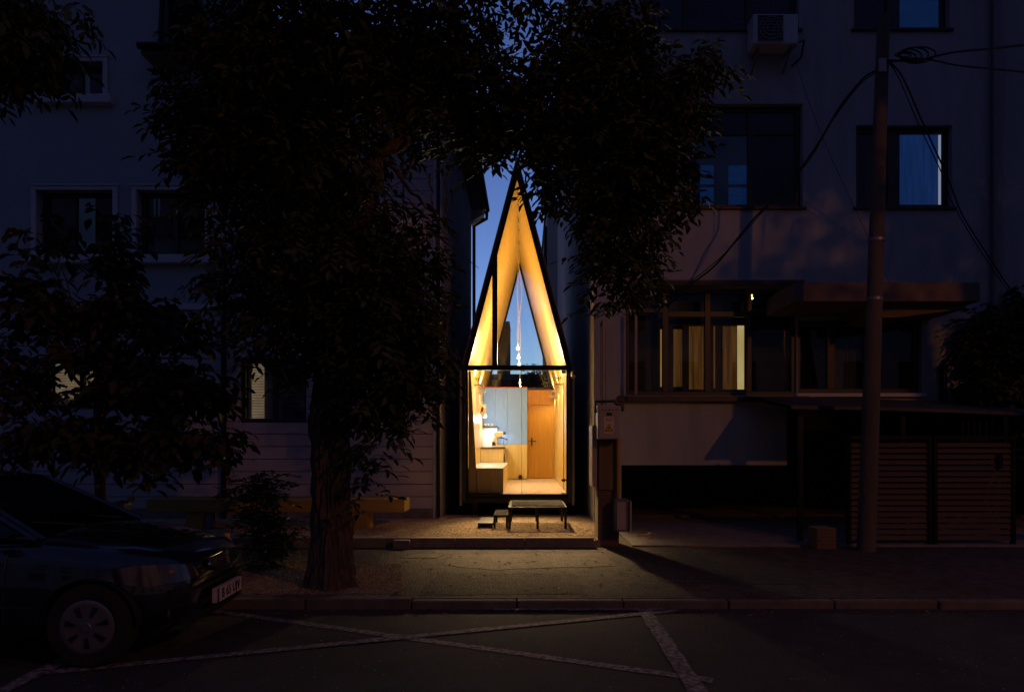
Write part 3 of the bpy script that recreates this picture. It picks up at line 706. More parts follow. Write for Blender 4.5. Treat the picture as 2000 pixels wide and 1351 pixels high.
# ------------------------------------------------------------------ right building
RY = 12.3
RB = thing('apartment_building', 'tall grey stucco apartment building filling the right side behind the concrete pole', 'building', (5, RY, .1))
R = {'r1': (1255,1560,-150,58), 'r2': (1668,1855,-100,57), 'r3': (1330,1568,203,405), 'r4': (1672,1860,245,405),
     'r5': (1558,1800,625,768), 'ver': (1222,1556,563,772), 'void': (1214,2100,908,1090), 'void2': (1537,2100,800,910)}
rh = {k: (ax(v[0],RY), ax(v[1],RY), az(v[3],RY), az(v[2],RY)) for k, v in R.items()}
w = MB(); holes_wall(w, 1.245, 13, .02, 12.5, RY, RY+.3, list(rh.values())); w.build('wall', M['stucco'], RB)
sw = MB(); sw.box(1.245, 1.545, RY+.305, 26, .1, 12.5); sw.box(12.7,13,RY+.305,26,.1,12.5); sw.box(1.55,12.7,25.7,26,.1,12.5); sw.build('side_wall', M['side_wall'], RB)
MB().box(1.1, 13.2, RY-.2, 26.2, 12.51, 12.8).build('roof', M['roof_dark'], RB)
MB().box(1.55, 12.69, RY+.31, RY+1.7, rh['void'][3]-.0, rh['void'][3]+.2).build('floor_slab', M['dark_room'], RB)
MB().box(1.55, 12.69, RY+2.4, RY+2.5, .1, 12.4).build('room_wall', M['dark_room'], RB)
b = MB(); b.box(1.56, 12.6, 9.9, RY+2.3, .076, .1); b.build('ramp', M['concrete'], RB)
# upper windows
def rx(px): return ax(px, RY)
def rz(py): return az(py, RY)
rs = (.06,.05,.05,M['brown_frame'])
w1 = window(RB, *[rh['r1'][0]+.002, rh['r1'][1]-.002, rh['r1'][2]+.002, rh['r1'][3]-.002], RY, M['brown_frame'], .09, [(rx(1342),.1),(rx(1466),.1)], (), .12, sill=rs)
w2 = window(RB, rh['r2'][0]+.002, rh['r2'][1]-.002, rh['r2'][2]+.002, rh['r2'][3]-.002, RY, M['brown_frame'], .09, [(rx(1745),.13)], (), .12, sill=rs)
w3 = window(RB, rh['r3'][0]+.002, rh['r3'][1]-.002, rh['r3'][2]+.002, rh['r3'][3]-.002, RY, M['brown_frame'], .09, [(rx(1470),.1)], [(rz(255),.06,0),(rz(255),.06,1)], .12, sill=rs)
w4 = window(RB, rh['r4'][0]+.002, rh['r4'][1]-.002, rh['r4'][2]+.002, rh['r4'][3]-.002, RY, M['brown_frame'], .09, [(rx(1748),.14)], (), .12, sill=rs)
M['blue_curtain'] = emit('blue_glow_curtain', (.006,.022,.085), 1.0, (.010,.032,.12), 5, (7,1,.3))  # blue put into the curtain folds as emission
M['pane_blue_glow'] = emit('blue_pane_emission', (.003,.013,.05), 1.0, (.004,.017,.065), 5, (.5,1,9))  # emission standing in for the blue seen in the panes
def rk(px): return rx(px)*(RY+.5)/RY
def zk(py): return CH+(rz(py)-CH)*(RY+.5)/RY
M['white_gap'] = emit('white_lit_gap', (.8,.8,.95), .45)
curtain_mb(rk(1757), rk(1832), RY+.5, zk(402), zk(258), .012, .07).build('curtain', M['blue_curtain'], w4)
MB().box(rk(1833), rk(1839), RY+.5, RY+.51, zk(402), zk(262)).build('lit_gap', M['white_gap'], w4)
curtain_mb(rk(1690), rk(1742), RY+.5, zk(402), zk(258), .012, .07).build('curtain', M['curtain'], w4)
MB().box(rk(1362), rk(1464), RY+.56, RY+.57, zk(402), zk(262)).build('dusk_glow_panel', emit('blue_dusk_glow', (.0028,.0045,.012), 1.0, (.0018,.003,.008), 3), w3)  # added glowing panel, puts the faint dusk blue behind the panes
for a0, a1 in ((1368,1394),(1423,1463)):
    for c0, c1 in ((360,323),(402,366)): MB().box(rk(a0), rk(a1), RY+.5, RY+.51, zk(c0), zk(c1)).build('blind', M['pane_blue_glow'], w3)  # emissive panels imitating blue reflections in the glass, not real blinds
curtain_mb(rk(1757), rk(1835), RY+.5, zk(54), zk(-90), .012, .07).build('curtain', M['pane_blue_glow'], w2)  # blue of this pane put in as emission
curtain_mb(rk(1265), rk(1330), RY+.5, zk(54), zk(-90), .012, .07).build('curtain', M['curtain'], w1)
# veranda window wall
v = rh['ver']
vw = window(RB, v[0]+.002, v[1]-.002, v[2]+.002, v[3]-.002, RY, M['brown_frame'], .07, [(rx(1301),.11),(rx(1384),.10),(rx(1464),.12)], [(rz(605),.08,0),(rz(612),.1,1),(rz(612),.1,2),(rz(605),.08,3)], .06)
M['lit_orange'] = emit('lit_curtain_orange', (.42,.22,.045), 1.0, (.36,.17,.03), 4, (6,1,.5))
M['lit_wood'] = emit('lit_wood', (.125,.046,.008), 1.0, (.045,.016,.003), 2.0, (9,1,.5))
M['lit_cream'] = emit('lit_cream_wall', (.72,.50,.19), 1.0, (.62,.42,.14), 2)
for a0, a1, c0, c1, mm in ((1290,1298.5,755,643,'lit_orange'), (1315.5,1332,755,643,'lit_wood'), (1346,1374,760,637,'lit_wood'), (1394,1397,758,637,'lit_wood'), (1412,1440,760,637,'lit_wood'), (1440.5,1453.5,760,636,'lit_cream')):
    yy = RY+.45
    MB().box(rx(a0)*yy/RY, rx(a1)*yy/RY, yy, yy+.02, CH+(rz(c0)-CH)*yy/RY, CH+(rz(c1)-CH)*yy/RY).build('lit_strip', M[mm], vw)
kk = (RY+.40)/RY
def rz2(py): return CH+(rz(py)-CH)*kk
b = MB(); b.box(rx(1222)*kk, rx(1456)*kk, RY+.40, RY+.44, rz2(635), rz2(563))
for a0, a1 in ((1222,1289),(1299,1314),(1333,1344),(1375,1393),(1398,1411)): b.box(rx(a0)*kk, rx(a1)*kk, RY+.40, RY+.44, rz2(770), rz2(635)-.001)
b.build('inner_frame', M['brown_frame'], vw)
aw = MB(); aw.box(rx(1262), rx(1560), RY-.28, RY-.002, rz(557), rz(557)+.03)
aw.build('veranda_roof', M['awning'], RB)
fr_ = MB()
for i in range(110):
    x = rx(1264)+(rx(1535)-rx(1264))*i/110; fr_.box(x, x+.014, RY-.285, RY-.27, rz(557)-.05-.02*random.random(), rz(557)-.002)
fr_.build('veranda_fringe', M['awning'], RB)
b = MB(); b.box(rx(1205), rx(1575), RY-.12, RY-.002, rz(785), rz(774)); b.build('veranda_sill', M['brown_frame'], RB, bevel=.01)
# slab / balcony over the recessed window
b = MB(); b.box(4.35, 7.34, 11.0, RY-.002, 3.86, 4.17); b.build('balcony_slab', M['soffit'], RB, bevel=.01)
b = MB(); b.prism([(5.8,3.86),(7.30,3.86),(7.30,3.80),(6.2,3.66),(5.8,3.66)], 'y', 11.3, RY-.003); b.build('slab_beam', M['soffit'], RB)
w5 = window(RB, rh['r5'][0]+.002, rh['r5'][1]-.002, rh['r5'][2]+.002, rh['r5'][3]-.002, RY, M['brown_frame'], .09, [(rx(1628),.14),(rx(1700),.14)], (), .1, sill=(.05,.09,.07,M['trim']))
curtain_mb(rx(1633), rx(1695), RY+.3, rz(764), rz(632), .012, .07).build('curtain', M['curtain'], w5)
MB().box(rx(1874), rx(1882), RY-.03, RY-.004, rz(792), rz(625)).build('corner_strip', M['trim'], RB)
b = MB().tube([(rx(1940), RY-.09, 10.5), (rx(1940), RY-.09, 3.9), (rx(1944), RY-.09, .2)], .085, 12)
b.build('downpipe', M['metal_grey'], RB, smooth=True)
b = MB().tube([(rx(1875), RY-.1, rz(672)), (rx(1845), RY-.1, rz(708)), (rx(1836), RY-.1, rz(716)), (rx(1836), RY-.1, rz(790))], .06, 10)
b.build('downpipe', M['metal_black'], RB, smooth=True)
a = thing('air_conditioner', 'boxy air conditioner hung under the top windows of the grey building', 'air conditioner', (3.9, 12, 8.5))
ac_unit(a, rx(1466)*.975, rx(1553)*.975, RY-.45, RY-.12, az(92,11.95), az(34,11.95), 'y')
MB().tube([(rx(1553)*.975, 12.0, az(85,12)), (rx(1562), 12.1, az(80,12.1)), (rx(1562),12.25,az(110,12.2)), (rx(1545),12.28,az(125,12.2))], .018, 6).build('hose', M['black_plastic'], a)
# back neighbours in the gap
NB = thing('neighbour_house', 'pale house wall farther back in the gap to the right of the glowing gable', 'house', (2.6, 31, 0))
MB().box(ax(1069,30), 6, 30, 38, 0, az(396,30)).build('wall', M['stucco_left'], NB)
MB().box(ax(1068,30)-.05, 6.1, 29.8, 38.2, az(396,30)+.002, az(396,30)+.18).build('roof', M['roof_dark'], NB)
MB().box(ax(1063,30), ax(1069,30)-.004, 30.3, 31, az(560,30), az(438,30)).build('chimney', M['roof_dark'], NB)
c = MB().box(ax(971,26), ax(995,26), 26, 28, 0, az(632,26))
TB = thing('brick_outbuilding', 'narrow brick outbuilding seen through the back glass of the house', 'outbuilding', (-.8, 27, 0))
c.build('wall', M['brick_light'], TB); MB().box(ax(970,26), ax(995.5,26), 25.95, 28, az(632,26)+.002, az(632,26)+.08).build('coping', M['roof_dark'], TB)
SH = thing('garden_shed', 'long dark shed behind the house, only its roof line visible through the glass', 'shed', (0, 24, 0))
MB().box(-5, 5, 24, 25.5, 0, az(742,24)).build('wall', M['dark_room'], SH); MB().prism([(23.8,az(742,24)), (24.7,az(732,24)+.1), (25.7,az(742,24))], 'x', -5.1, 5.1).build('roof', M['roof_dark'], SH)
# buildings across the street (seen mirrored in window glass, and they block the sky there)
for i, (x0, x1, h, lab) in enumerate(((-26,-3,13,'row house across the street, left one, mirrored in the windows'), (-2,24,11,'row house across the street, right one, mirrored in the windows'))):
    o = thing('street_house', lab, 'house', ((x0+x1)/2, -12, 0), 'houses across the street')
    hh = []; xx = x0+1.2
    while xx < x1-2:
        for zz in (1.2, 4.4, 7.6): hh.append((xx, xx+1.3, zz, zz+1.6))
        xx += 3
    w = MB(); holes_wall(w, x0, x1, 0, h, -12.3, -12, hh); w.build('wall', M['stucco'], o)
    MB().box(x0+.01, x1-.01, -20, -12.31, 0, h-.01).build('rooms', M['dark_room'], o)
    MB().prism([(-20.4,h+.002), (-11.6,h+.002), (-16,h+2.6)], 'x', x0-.3, x1+.3).build('roof', M['roof_dark'], o)

# ------------------------------------------------------------------ gate pillar with cabinet
PD = 9.95
P_ = thing('gate_pillar', 'brick gate pillar with a plywood board at the right edge of the gravel', 'pillar', (1.24, 10.1, .08))
MB().box(ax(1168,PD), ax(1212,PD)-.02, PD+.02, PD+.45, .08, az(792,PD)).build('brickwork', M['brick'], P_)
MB().box(ax(1170,PD), ax(1208,PD), PD-.012, PD+.018, az(956,PD), az(858,PD)).build('board', M['osb'], P_)
MB().box(ax(1157,PD), ax(1167,PD), PD+.03, PD+.5, az(950,PD), az(830,PD)).build('side_board', M['cab_grey'], P_)
EC = thing('electricity_cabinet', 'grey electricity cabinet with a yellow warning triangle on the brick pillar', 'electricity cabinet', (1.2, PD, 1.6))
x0, x1, z0, z1 = ax(1167.5,9.7), ax(1211,9.7), az(857,9.7), az(792,9.7)
MB().box(x0, x1, 9.7, PD-.015, z0, z1).build('casing', M['cab_grey'], EC, bevel=.008)
MB().box(x0+.015, x1-.015, 9.69, 9.698, z0+.015, z1-.015).build('cabinet_door', M['cab_grey'], EC, bevel=.003)
b = MB()
for i in range(5): b.prism([(x0+.05+i*.05, z1-.07), (x0+.075+i*.05, z1-.07), (x0+.0625+i*.05, z1-.045)], 'y', 9.686, 9.69)
b.build('vent_slot', M['black_plastic'], EC)
MB().box(x0+.125, x0+.2, 9.684, 9.69, z1-.14, z1-.1).build('meter_window', M['black_plastic'], EC)
lb = MB().box(ax(1179,9.69), ax(1199,9.69), 9.685, 9.6885, az(847,9.69), az(814,9.69)).build('warning_sign', M['cab_label'], EC)
tx, tz0 = ax(1189,9.69), az(842,9.69)
MB().prism([(tx-.062,tz0), (tx+.062,tz0), (tx,tz0+.105)], 'y', 9.680, 9.684).build('triangle', M['label_yellow'], lb)
b = MB(); T = [Vector((tx-.062,tz0)), Vector((tx+.062,tz0)), Vector((tx,tz0+.105))]; cc = (T[0]+T[1]+T[2])/3
for i in range(3):
    a_, b2 = T[i], T[(i+1) % 3]; b.prism([a_, b2, b2+(cc-b2)*.14, a_+(cc-a_)*.14], 'y', 9.677, 9.6795)
b.prism([(tx+.008,tz0+.075),(tx-.014,tz0+.04),(tx+.0,tz0+.042),(tx-.008,tz0+.012),(tx+.014,tz0+.05),(tx+.001,tz0+.048)], 'y', 9.677, 9.6795)
b.build('lightning_symbol', M['label_black'], lb)
b = MB(); b.box(tx-.05, tx+.05, 9.682, 9.6845, tz0+.165, tz0+.175); b.box(tx-.04, tx+.04, 9.682, 9.6845, tz0+.148, tz0+.156); b.build('red_line', M['label_red'], lb)
b = MB()
b.tube([(ax(1174,9.85), 9.85, 1.57+.5), (ax(1174,9.85), 9.85, az(640,9.85)), (ax(1171,9.85), 9.9, az(590,9.85)), (ax(1169,9.85), 10.2, az(540,9.85))], .013, 7)
b.tube([(ax(1178,9.85), 9.85, az(792,9.85)), (ax(1178,9.85), 9.85, az(625,9.85))], .02, 8); b.tube([(ax(1184,9.85), 9.85, az(792,9.85)), (ax(1184,9.85), 9.85, az(625,9.85))], .012, 8)
b.build('conduit', M['cab_grey'], EC, smooth=True)
b = MB().tube([(ax(1163,9.8),9.8,az(806,9.8)), (ax(1163,9.8),9.8,az(784,9.8)), (ax(1198,9.8),9.8,az(783,9.8)), (ax(1205,9.8),9.8,az(790,9.8)), (ax(1216,9.8),9.8,az(790,9.8)), (ax(1216,9.8),9.8,az(803,9.8))], .022, 8)
b.build('gas_pipe', M['brown_frame'], EC, smooth=True)
b = MB().tube([(ax(1209.5,9.8), 9.86, az(857,9.8)), (ax(1209.5,9.8), 9.86, az(976,9.8))], .024, 10)
tag(b.build('yellow_pipe', M['yellow_paint'], loc=(1.3,9.86,.7), smooth=True), 'vertical yellow gas pipe running down the brick pillar', 'pipe')
GB = thing('meter_box', 'small weathered grey metal box low beside the brick pillar', 'meter box', (1.4, 9.9, .3))
MB().box(ax(1203,9.7), ax(1229,9.7), 9.7, 9.95, az(1038,9.7), az(975,9.7)).build('casing', M['concrete'], GB, bevel=.008)
MB().box(ax(1205,9.7), ax(1222,9.7), 9.688, 9.698, az(1034,9.7), az(980,9.7)).build('box_door', M['cab_grey'], GB, bevel=.004)
MB().box(ax(1229.5,9.7), ax(1233,9.7), 9.66, 9.9, az(1036,9.7), az(978,9.7)).build('open_lid', M['cab_grey'], GB)
b = MB().box(ax(1240,11.9), ax(1245,11.9), 11.9, 11.93, az(770,11.9), az(600,11.9)); tag(b.build('metal_post', M['metal_grey'], loc=(1.9,11.9,1.6)), 'thin pale vertical metal strip left of the lit veranda', 'metal strip')
p = at(1271,1053,10.2)
b = MB().tube([p+Vector((-.2,0,.06)), p+Vector((-.05,0,.07)), p+Vector((-.02,0,.1)), p+Vector((0,0,0))], .015, 6); tag(b.build('parking_hoop', M['yellow_paint'], loc=p), 'small bent yellow parking hoop on the dark driveway', 'parking hoop')
b = MB().box(ax(1595,9.6), ax(1634,9.6), 9.6, 9.9, .08, az(1031,9.6)); tag(b.build('concrete_block', M['brick'], loc=(4.2,9.7,.08), bevel=.01), 'small brick block on the pavement left of the concrete pole', 'block')

# canopy over gate and the slatted gate
CN = thing('carport_canopy', 'dark sagging canopy above the slatted gate at the right', 'canopy', (6, 10.5, 2))
cv = []; cf = []
n = 16
for i in range(n+1):
    px = 1545+(2100-1545)*i/n; py = 792+ (18*((i/n)**1.6)); 
    a_ = at(px, py, 10.3); cv += [(a_.x, 10.3, a_.z), (a_.x, 12.25, a_.z+.28), (a_.x, 10.3, a_.z-.05), (a_.x, 12.25, a_.z+.23)]
for i in range(n):
    o_ = 4*i; cf += [(o_, o_+4, o_+5, o_+1), (o_+2, o_+3, o_+7, o_+6), (o_, o_+2, o_+6, o_+4), (o_+1, o_+5, o_+7, o_+3)]
MB().add(cv, cf).build('canopy_sheet', M['canopy'], CN)
for px in (1560, 1760, 1960): MB().box(ax(px,10.35), ax(px,10.35)+.07, 10.35, 10.42, .09, az(812,10.35)).build('post', M['metal_black'], CN)
G = thing('slatted_gate', 'wide dark timber gate of horizontal slats behind the concrete pole', 'gate', (6, 10.0, .1))
for a0, a1 in ((1662,1812), (1830,1976)):
    g = MB(); z = .16; X0, X1 = ax(a0,10), ax(a1,10)
    ztop = az(864,10)
    while z < ztop:
        g.add([(X0,10.0,z),(X1,10.0,z),(X1,10.03,z+.062),(X0,10.03,z+.062),(X0,10.012,z-.004),(X1,10.012,z-.004),(X1,10.042,z+.058),(X0,10.042,z+.058)], [(0,1,2,3),(4,7,6,5),(0,4,5,1),(3,2,6,7),(0,3,7,4),(1,5,6,2)]); z += .085
    g.build('slat_panel', M['gate_wood'], G)
    f_ = MB(); f_.box(X0-.05, X0-.003, 9.98, 10.05, .1, ztop+.05); f_.box(X1+.003, X1+.05, 9.98, 10.05, .1, ztop+.05); f_.box(X0-.05, X1+.05, 9.98, 10.05, ztop+.051, ztop+.1)
    f_.build('gate_frame', M['metal_black'], G)
MB().box(ax(1950,9.96), ax(1957,9.96), 9.94, 9.98, az(915,9.96), az(885,9.96)).build('letter_box', M['metal_black'], G)
b = MB()
for i in range(14): b.box(ax(1895,10.3)+i*.09, ax(1895,10.3)+i*.09+.03, 10.5, 10.53, 1.65, 2.0)
b.box(ax(1890,10.3), ax(1890,10.3)+1.3, 10.5, 10.53, 1.6, 1.648); b.build('top_rail', M['metal_black'], G)

# pole and wires
PL = thing('concrete_pole', 'leaning grey concrete utility pole in front of the grey building', 'utility pole', (ax(1692,9.5), 9.5, .08))
pb, pt_ = at(1692, 1076, 9.5), at(1726, 30, 9.5)
MB().tube([pb+(pt_-pb)*i/20 for i in range(21)], [.125-.045*i/20 for i in range(21)], 18).build('shaft', M['pole_conc'], PL, smooth=True)
for f_ in (.47,.58): 
    c = pb+(pt_-pb)*f_; MB().tube([c-Vector((0,0,.02)), c+Vector((.002,0,.02))], .108, 18).build('band', M['metal_grey'], PL)
c = at(1723,128,9.38); MB().box(c.x-.05, c.x+.05, 9.36, 9.375, c.z-.09, c.z+.09).build('number_plate', M['cab_grey'], PL)
br = MB()
c = at(1760,112,9.4)
for i in range(5): 
    pts = []
    for k in range(17):
        t_ = k/16*2*math.pi; pts.append(c+Vector((math.cos(t_)*(.11+.03*i)+.05*i, -.05+.03*math.sin(i+t_), math.sin(t_)*(.045+.014*i))))
    br.tube(pts, .010, 6)
br.build('cable_coil', M['wire'], PL)
def wire(pts, r, lab, sag=0):
    P2 = [at(*p) for p in pts]; out = []
    for i in range(len(P2)-1):
        p0 = P2[max(i-1,0)]; p1 = P2[i]; p2 = P2[i+1]; p3 = P2[min(i+2,len(P2)-1)]
        for k in range(8):
            t_ = k/8; out.append(.5*((2*p1)+(-p0+p2)*t_+(2*p0-5*p1+4*p2-p3)*t_*t_+(-p0+3*p1-3*p2+p3)*t_**3))
    out.append(P2[-1]); b = MB().tube(out, r, 6)
    tag(b.build('cable', M['wire'], loc=out[0], smooth=True), lab, 'cable', 'overhead cables tied to the concrete pole')
wire([(1712,138,9.4),(1685,155,9.45),(1640,210,9.7),(1595,285,10.1),(1540,360,10.6),(1470,430,11.1),(1400,515,11.6),(1350,555,11.9),(1300,598,12.1)], .016, 'thick cable falling left from the pole to the veranda corner')
wire([(1712,142,9.4),(1680,165,9.45),(1630,230,9.7),(1575,320,10.2),(1500,402,10.9),(1405,505,11.6),(1300,585,12.1)], .008, 'thin cable twisted beside the thick one falling left to the veranda')
wire([(1728,118,9.4),(1790,118,9.2),(1860,103,8.8),(1940,95,8.2),(2040,84,7.6)], .014, 'upper cable running right from the pole out of the picture')
wire([(1728,125,9.4),(1790,114,9.2),(1870,128,8.8),(1940,135,8.2),(2040,145,7.6)], .011, 'lower cable running right from the pole out of the picture')
wire([(1735,120,9.4),(1762,150,9.5),(1800,235,9.8),(1850,345,10.3),(1880,420,10.7),(1930,500,11.2),(1970,560,11.7),(2000,600,12.1)], .012, 'cable falling right from the pole past the blue window')
wire([(1735,122,9.4),(1755,152,9.5),(1795,245,9.8),(1840,340,10.3),(1862,400,10.7),(1925,505,11.2),(1985,590,12)], .008, 'thinner cable falling right just beside the other one past the blue window')
wire([(1552,112,12.1),(1580,200,12.1),(1620,300,12.1),(1680,430,12.1),(1740,560,12.1)], .004, 'hair thin wire slanting down the wall from the air conditioner')

# ------------------------------------------------------------------ vegetation
def leaves(name, clumps, n, m, parent, ll=.12, lw=.042, pairs=4, rach=.30, droop=.5, seed=1, single=False):
    """clumps: (px,py,D,rx_px,ry_px,rd_m,weight); pinnate sprays of folded leaflets"""
    r = np.random.default_rng(seed); C_ = np.array(clumps, float)
    Wt = C_[:, 6]*C_[:, 3]*C_[:, 4]; Wt /= Wt.sum(); C_ = C_[r.choice(len(clumps), n, p=Wt)]
    nrm = lambda a: a/(np.linalg.norm(a, axis=-1, keepdims=True)+1e-9)
    d = nrm(r.normal(size=(n, 3))); rad = r.uniform(0, 1, n)**.42; D = C_[:, 2]
    q = np.stack([(C_[:, 0]-VX)*D/F+d[:, 0]*rad*C_[:, 3]*D/F, D+d[:, 1]*rad*C_[:, 5], CH-(C_[:, 1]-VY)*D/F+d[:, 2]*rad*C_[:, 4]*D/F], -1)
    a = r.uniform(0, 6.283, n); A = nrm(np.stack([np.cos(a), np.sin(a), -droop+r.uniform(-.5, .5, n)], -1))
    S_ = nrm(np.cross(A, [0, 0, 1])); U_ = np.cross(S_, A); k = r.uniform(.75, 1.2, n)
    VV = []
    def leaf(base, dr_, kk):
        w_ = nrm(np.cross(dr_, U_+r.normal(size=(n, 3))*.35)); nn = np.cross(w_, dr_)
        l = (ll*kk*r.uniform(.75, 1.15, n))[:, None]; w2 = (lw*kk*r.uniform(.8, 1.15, n))[:, None]
        VV.append(np.stack([base, base+dr_*l*.38+w_*w2*.5+nn*w2*.18, base+dr_*l*.72+w_*w2*.36+nn*w2*.1, base+dr_*l-nn*l*.08, base+dr_*l*.72-w_*w2*.36+nn*w2*.1, base+dr_*l*.38-w_*w2*.5+nn*w2*.18, base+dr_*l*.5], 1))
    for j in range(pairs+1):
        f_ = (j+.6)/(pairs+.6); base = q+A*(rach*k*f_)[:, None]+np.array([0, 0, -.10*rach*f_*f_])
        for sgn in ((-1, 1) if j < pairs else (0,)):
            dr_ = A*(.55 if sgn else 1)+S_*sgn*.85; dr_[:, 2] -= r.uniform(0, .7, n)*droop
            leaf(base, nrm(nrm(dr_)+r.normal(size=(n, 3))*.18), k)
    V = np.concatenate(VV).reshape(-1, 3); nl_ = len(V)//7
    off = np.zeros(3); p = parent
    while p is not None: off = off+np.array(p.location); p = p.parent
    V = V-off
    T_ = np.array([(0,1,6),(1,2,6),(2,3,6),(6,3,4),(6,4,5),(6,5,0)])
    Fc = (T_[None]+7*np.arange(nl_)[:, None, None]).reshape(-1)
    me = bpy.data.meshes.new(name); me.vertices.add(len(V)); me.vertices.foreach_set('co', V.astype(np.float32).ravel())
    nf = len(Fc)//3; me.loops.add(len(Fc)); me.loops.foreach_set('vertex_index', Fc.astype(np.int32)); me.polygons.add(nf)
    me.polygons.foreach_set('loop_start', np.arange(0, 3*nf, 3, dtype=np.int32)); me.update(calc_edges=True); me.validate()
    me.materials.append(m); o = bpy.data.objects.new(name, me); COL.objects.link(o); o.parent = parent
    return o
def bent(p0, p1, n=6, j=.05, sag=0):
    out = []
    for i in range(n+1):
        t_ = i/n; q = p0+(p1-p0)*t_+Vector((0,0,sag*math.sin(t_*math.pi)))
        if 0 < i < n: q = q+Vector((random.uniform(-j,j), random.uniform(-j,j), random.uniform(-j,j)))
        out.append(q)
    return out
TD = 7.1
T = thing('street_tree', 'large dark leafy street tree with a thick furrowed trunk in front of the left house', 'tree', (ax(650,TD), TD, .09))
# trunk with furrowed bark: displaced tube
path = [at(648,1168,TD), at(648,1130,TD), at(648,1080,TD), at(647,1000,TD), at(646,900,TD), at(646,820,TD), at(650,740,TD), at(656,660,TD), at(655,560,TD), at(648,460,TD), at(640,360,TD), at(630,240,TD), at(622,110,TD), at(615,-30,TD)]
rad = [.30,.24,.20,.19,.185,.19,.18,.175,.18,.165,.15,.13,.11,.09]
tv = []; seg = 88; rings = []
fine = []; fr_r = []
for i in range(len(path)-1):
    k = max(3, int((path[i+1]-path[i]).length/.04))
    for j in range(k): fine.append(path[i]+(path[i+1]-path[i])*j/k); fr_r.append(rad[i]+(rad[i+1]-rad[i])*j/k)
from mathutils import noise as mn
for i, p in enumerate(fine):
    ring = []
    for k in range(seg):
        t_ = 2*math.pi*k/seg; nx, ny = math.cos(t_), math.sin(t_)
        rr = fr_r[i]
        q = Vector((nx*4.6+.3*p.z, ny*4.6, p.z*2.2)); h_ = 1.5*abs(mn.noise(q*1.5))+.5*abs(mn.noise(q*3.1))
        rr = rr+.05*(h_-.45)+(.04*max(0, math.cos(t_*5+1.3))*max(0, 1-(p.z-.1)/.5) if p.z < .6 else 0)
        ring.append((p.x+nx*rr, p.y+ny*rr, p.z))
    rings.append(ring)
MB().loft(rings).build('trunk', M['bark'], T, smooth=True)
lm = MB()
def limb(a_, b_, r0, r1, n=8, j=.06, sag=0):
    pts = bent(a_, b_, n, j, sag); lm.tube(pts, [r0+(r1-r0)*i/n for i in range(n+1)], 9); return pts
limb(at(655,640,TD), at(730,300,7.0), .13, .09); limb(at(730,305,7.0), at(850,210,7.0), .085, .05); limb(at(850,212,7.0), at(1080,170,7.2), .05, .03)
limb(at(1075,172,7.2), at(1300,190,7.4), .032, .015); limb(at(1000,185,7.1), at(1180,330,7.3), .028, .012); limb(at(1100,250,7.2), at(1200,560,7.5), .018, .007)
limb(at(650,470,TD), at(470,220,6.9), .11, .05); limb(at(640,330,TD), at(420,60,7.0), .09, .04); limb(at(650,560,TD), at(420,470,6.8), .07, .02)
limb(at(625,200,TD), at(900,0,7.2), .08, .04); limb(at(735,300,7.0), at(860,440,7.1), .03, .008); limb(at(655,640,TD), at(850,620,7.0), .045, .012)
limb(at(640,700,TD), at(480,640,6.9), .05, .015)
for i in range(46):
    a_ = at(random.uniform(380,900), random.uniform(0,650), random.uniform(6.3,7.8)); b_ = a_+Vector((random.uniform(-.5,.5), random.uniform(-.3,.3), random.uniform(-.7,.1)))
    lm.tube(bent(a_, b_, 5, .04), [.012,.01,.008,.006,.004,.003], 5)
for px0, py0, px1, py1 in ((720,330,760,470),(740,300,850,400),(700,380,740,500),(830,240,850,290),(1030,280,1035,330),(950,300,948,330),(790,250,845,280)):
    lm.tube(bent(at(px0,py0,7), at(px1,py1,7.1), 6, .02), [.008,.007,.006,.005,.004,.003,.002], 5)
lm.build('limb', M['bark'], T, smooth=True)
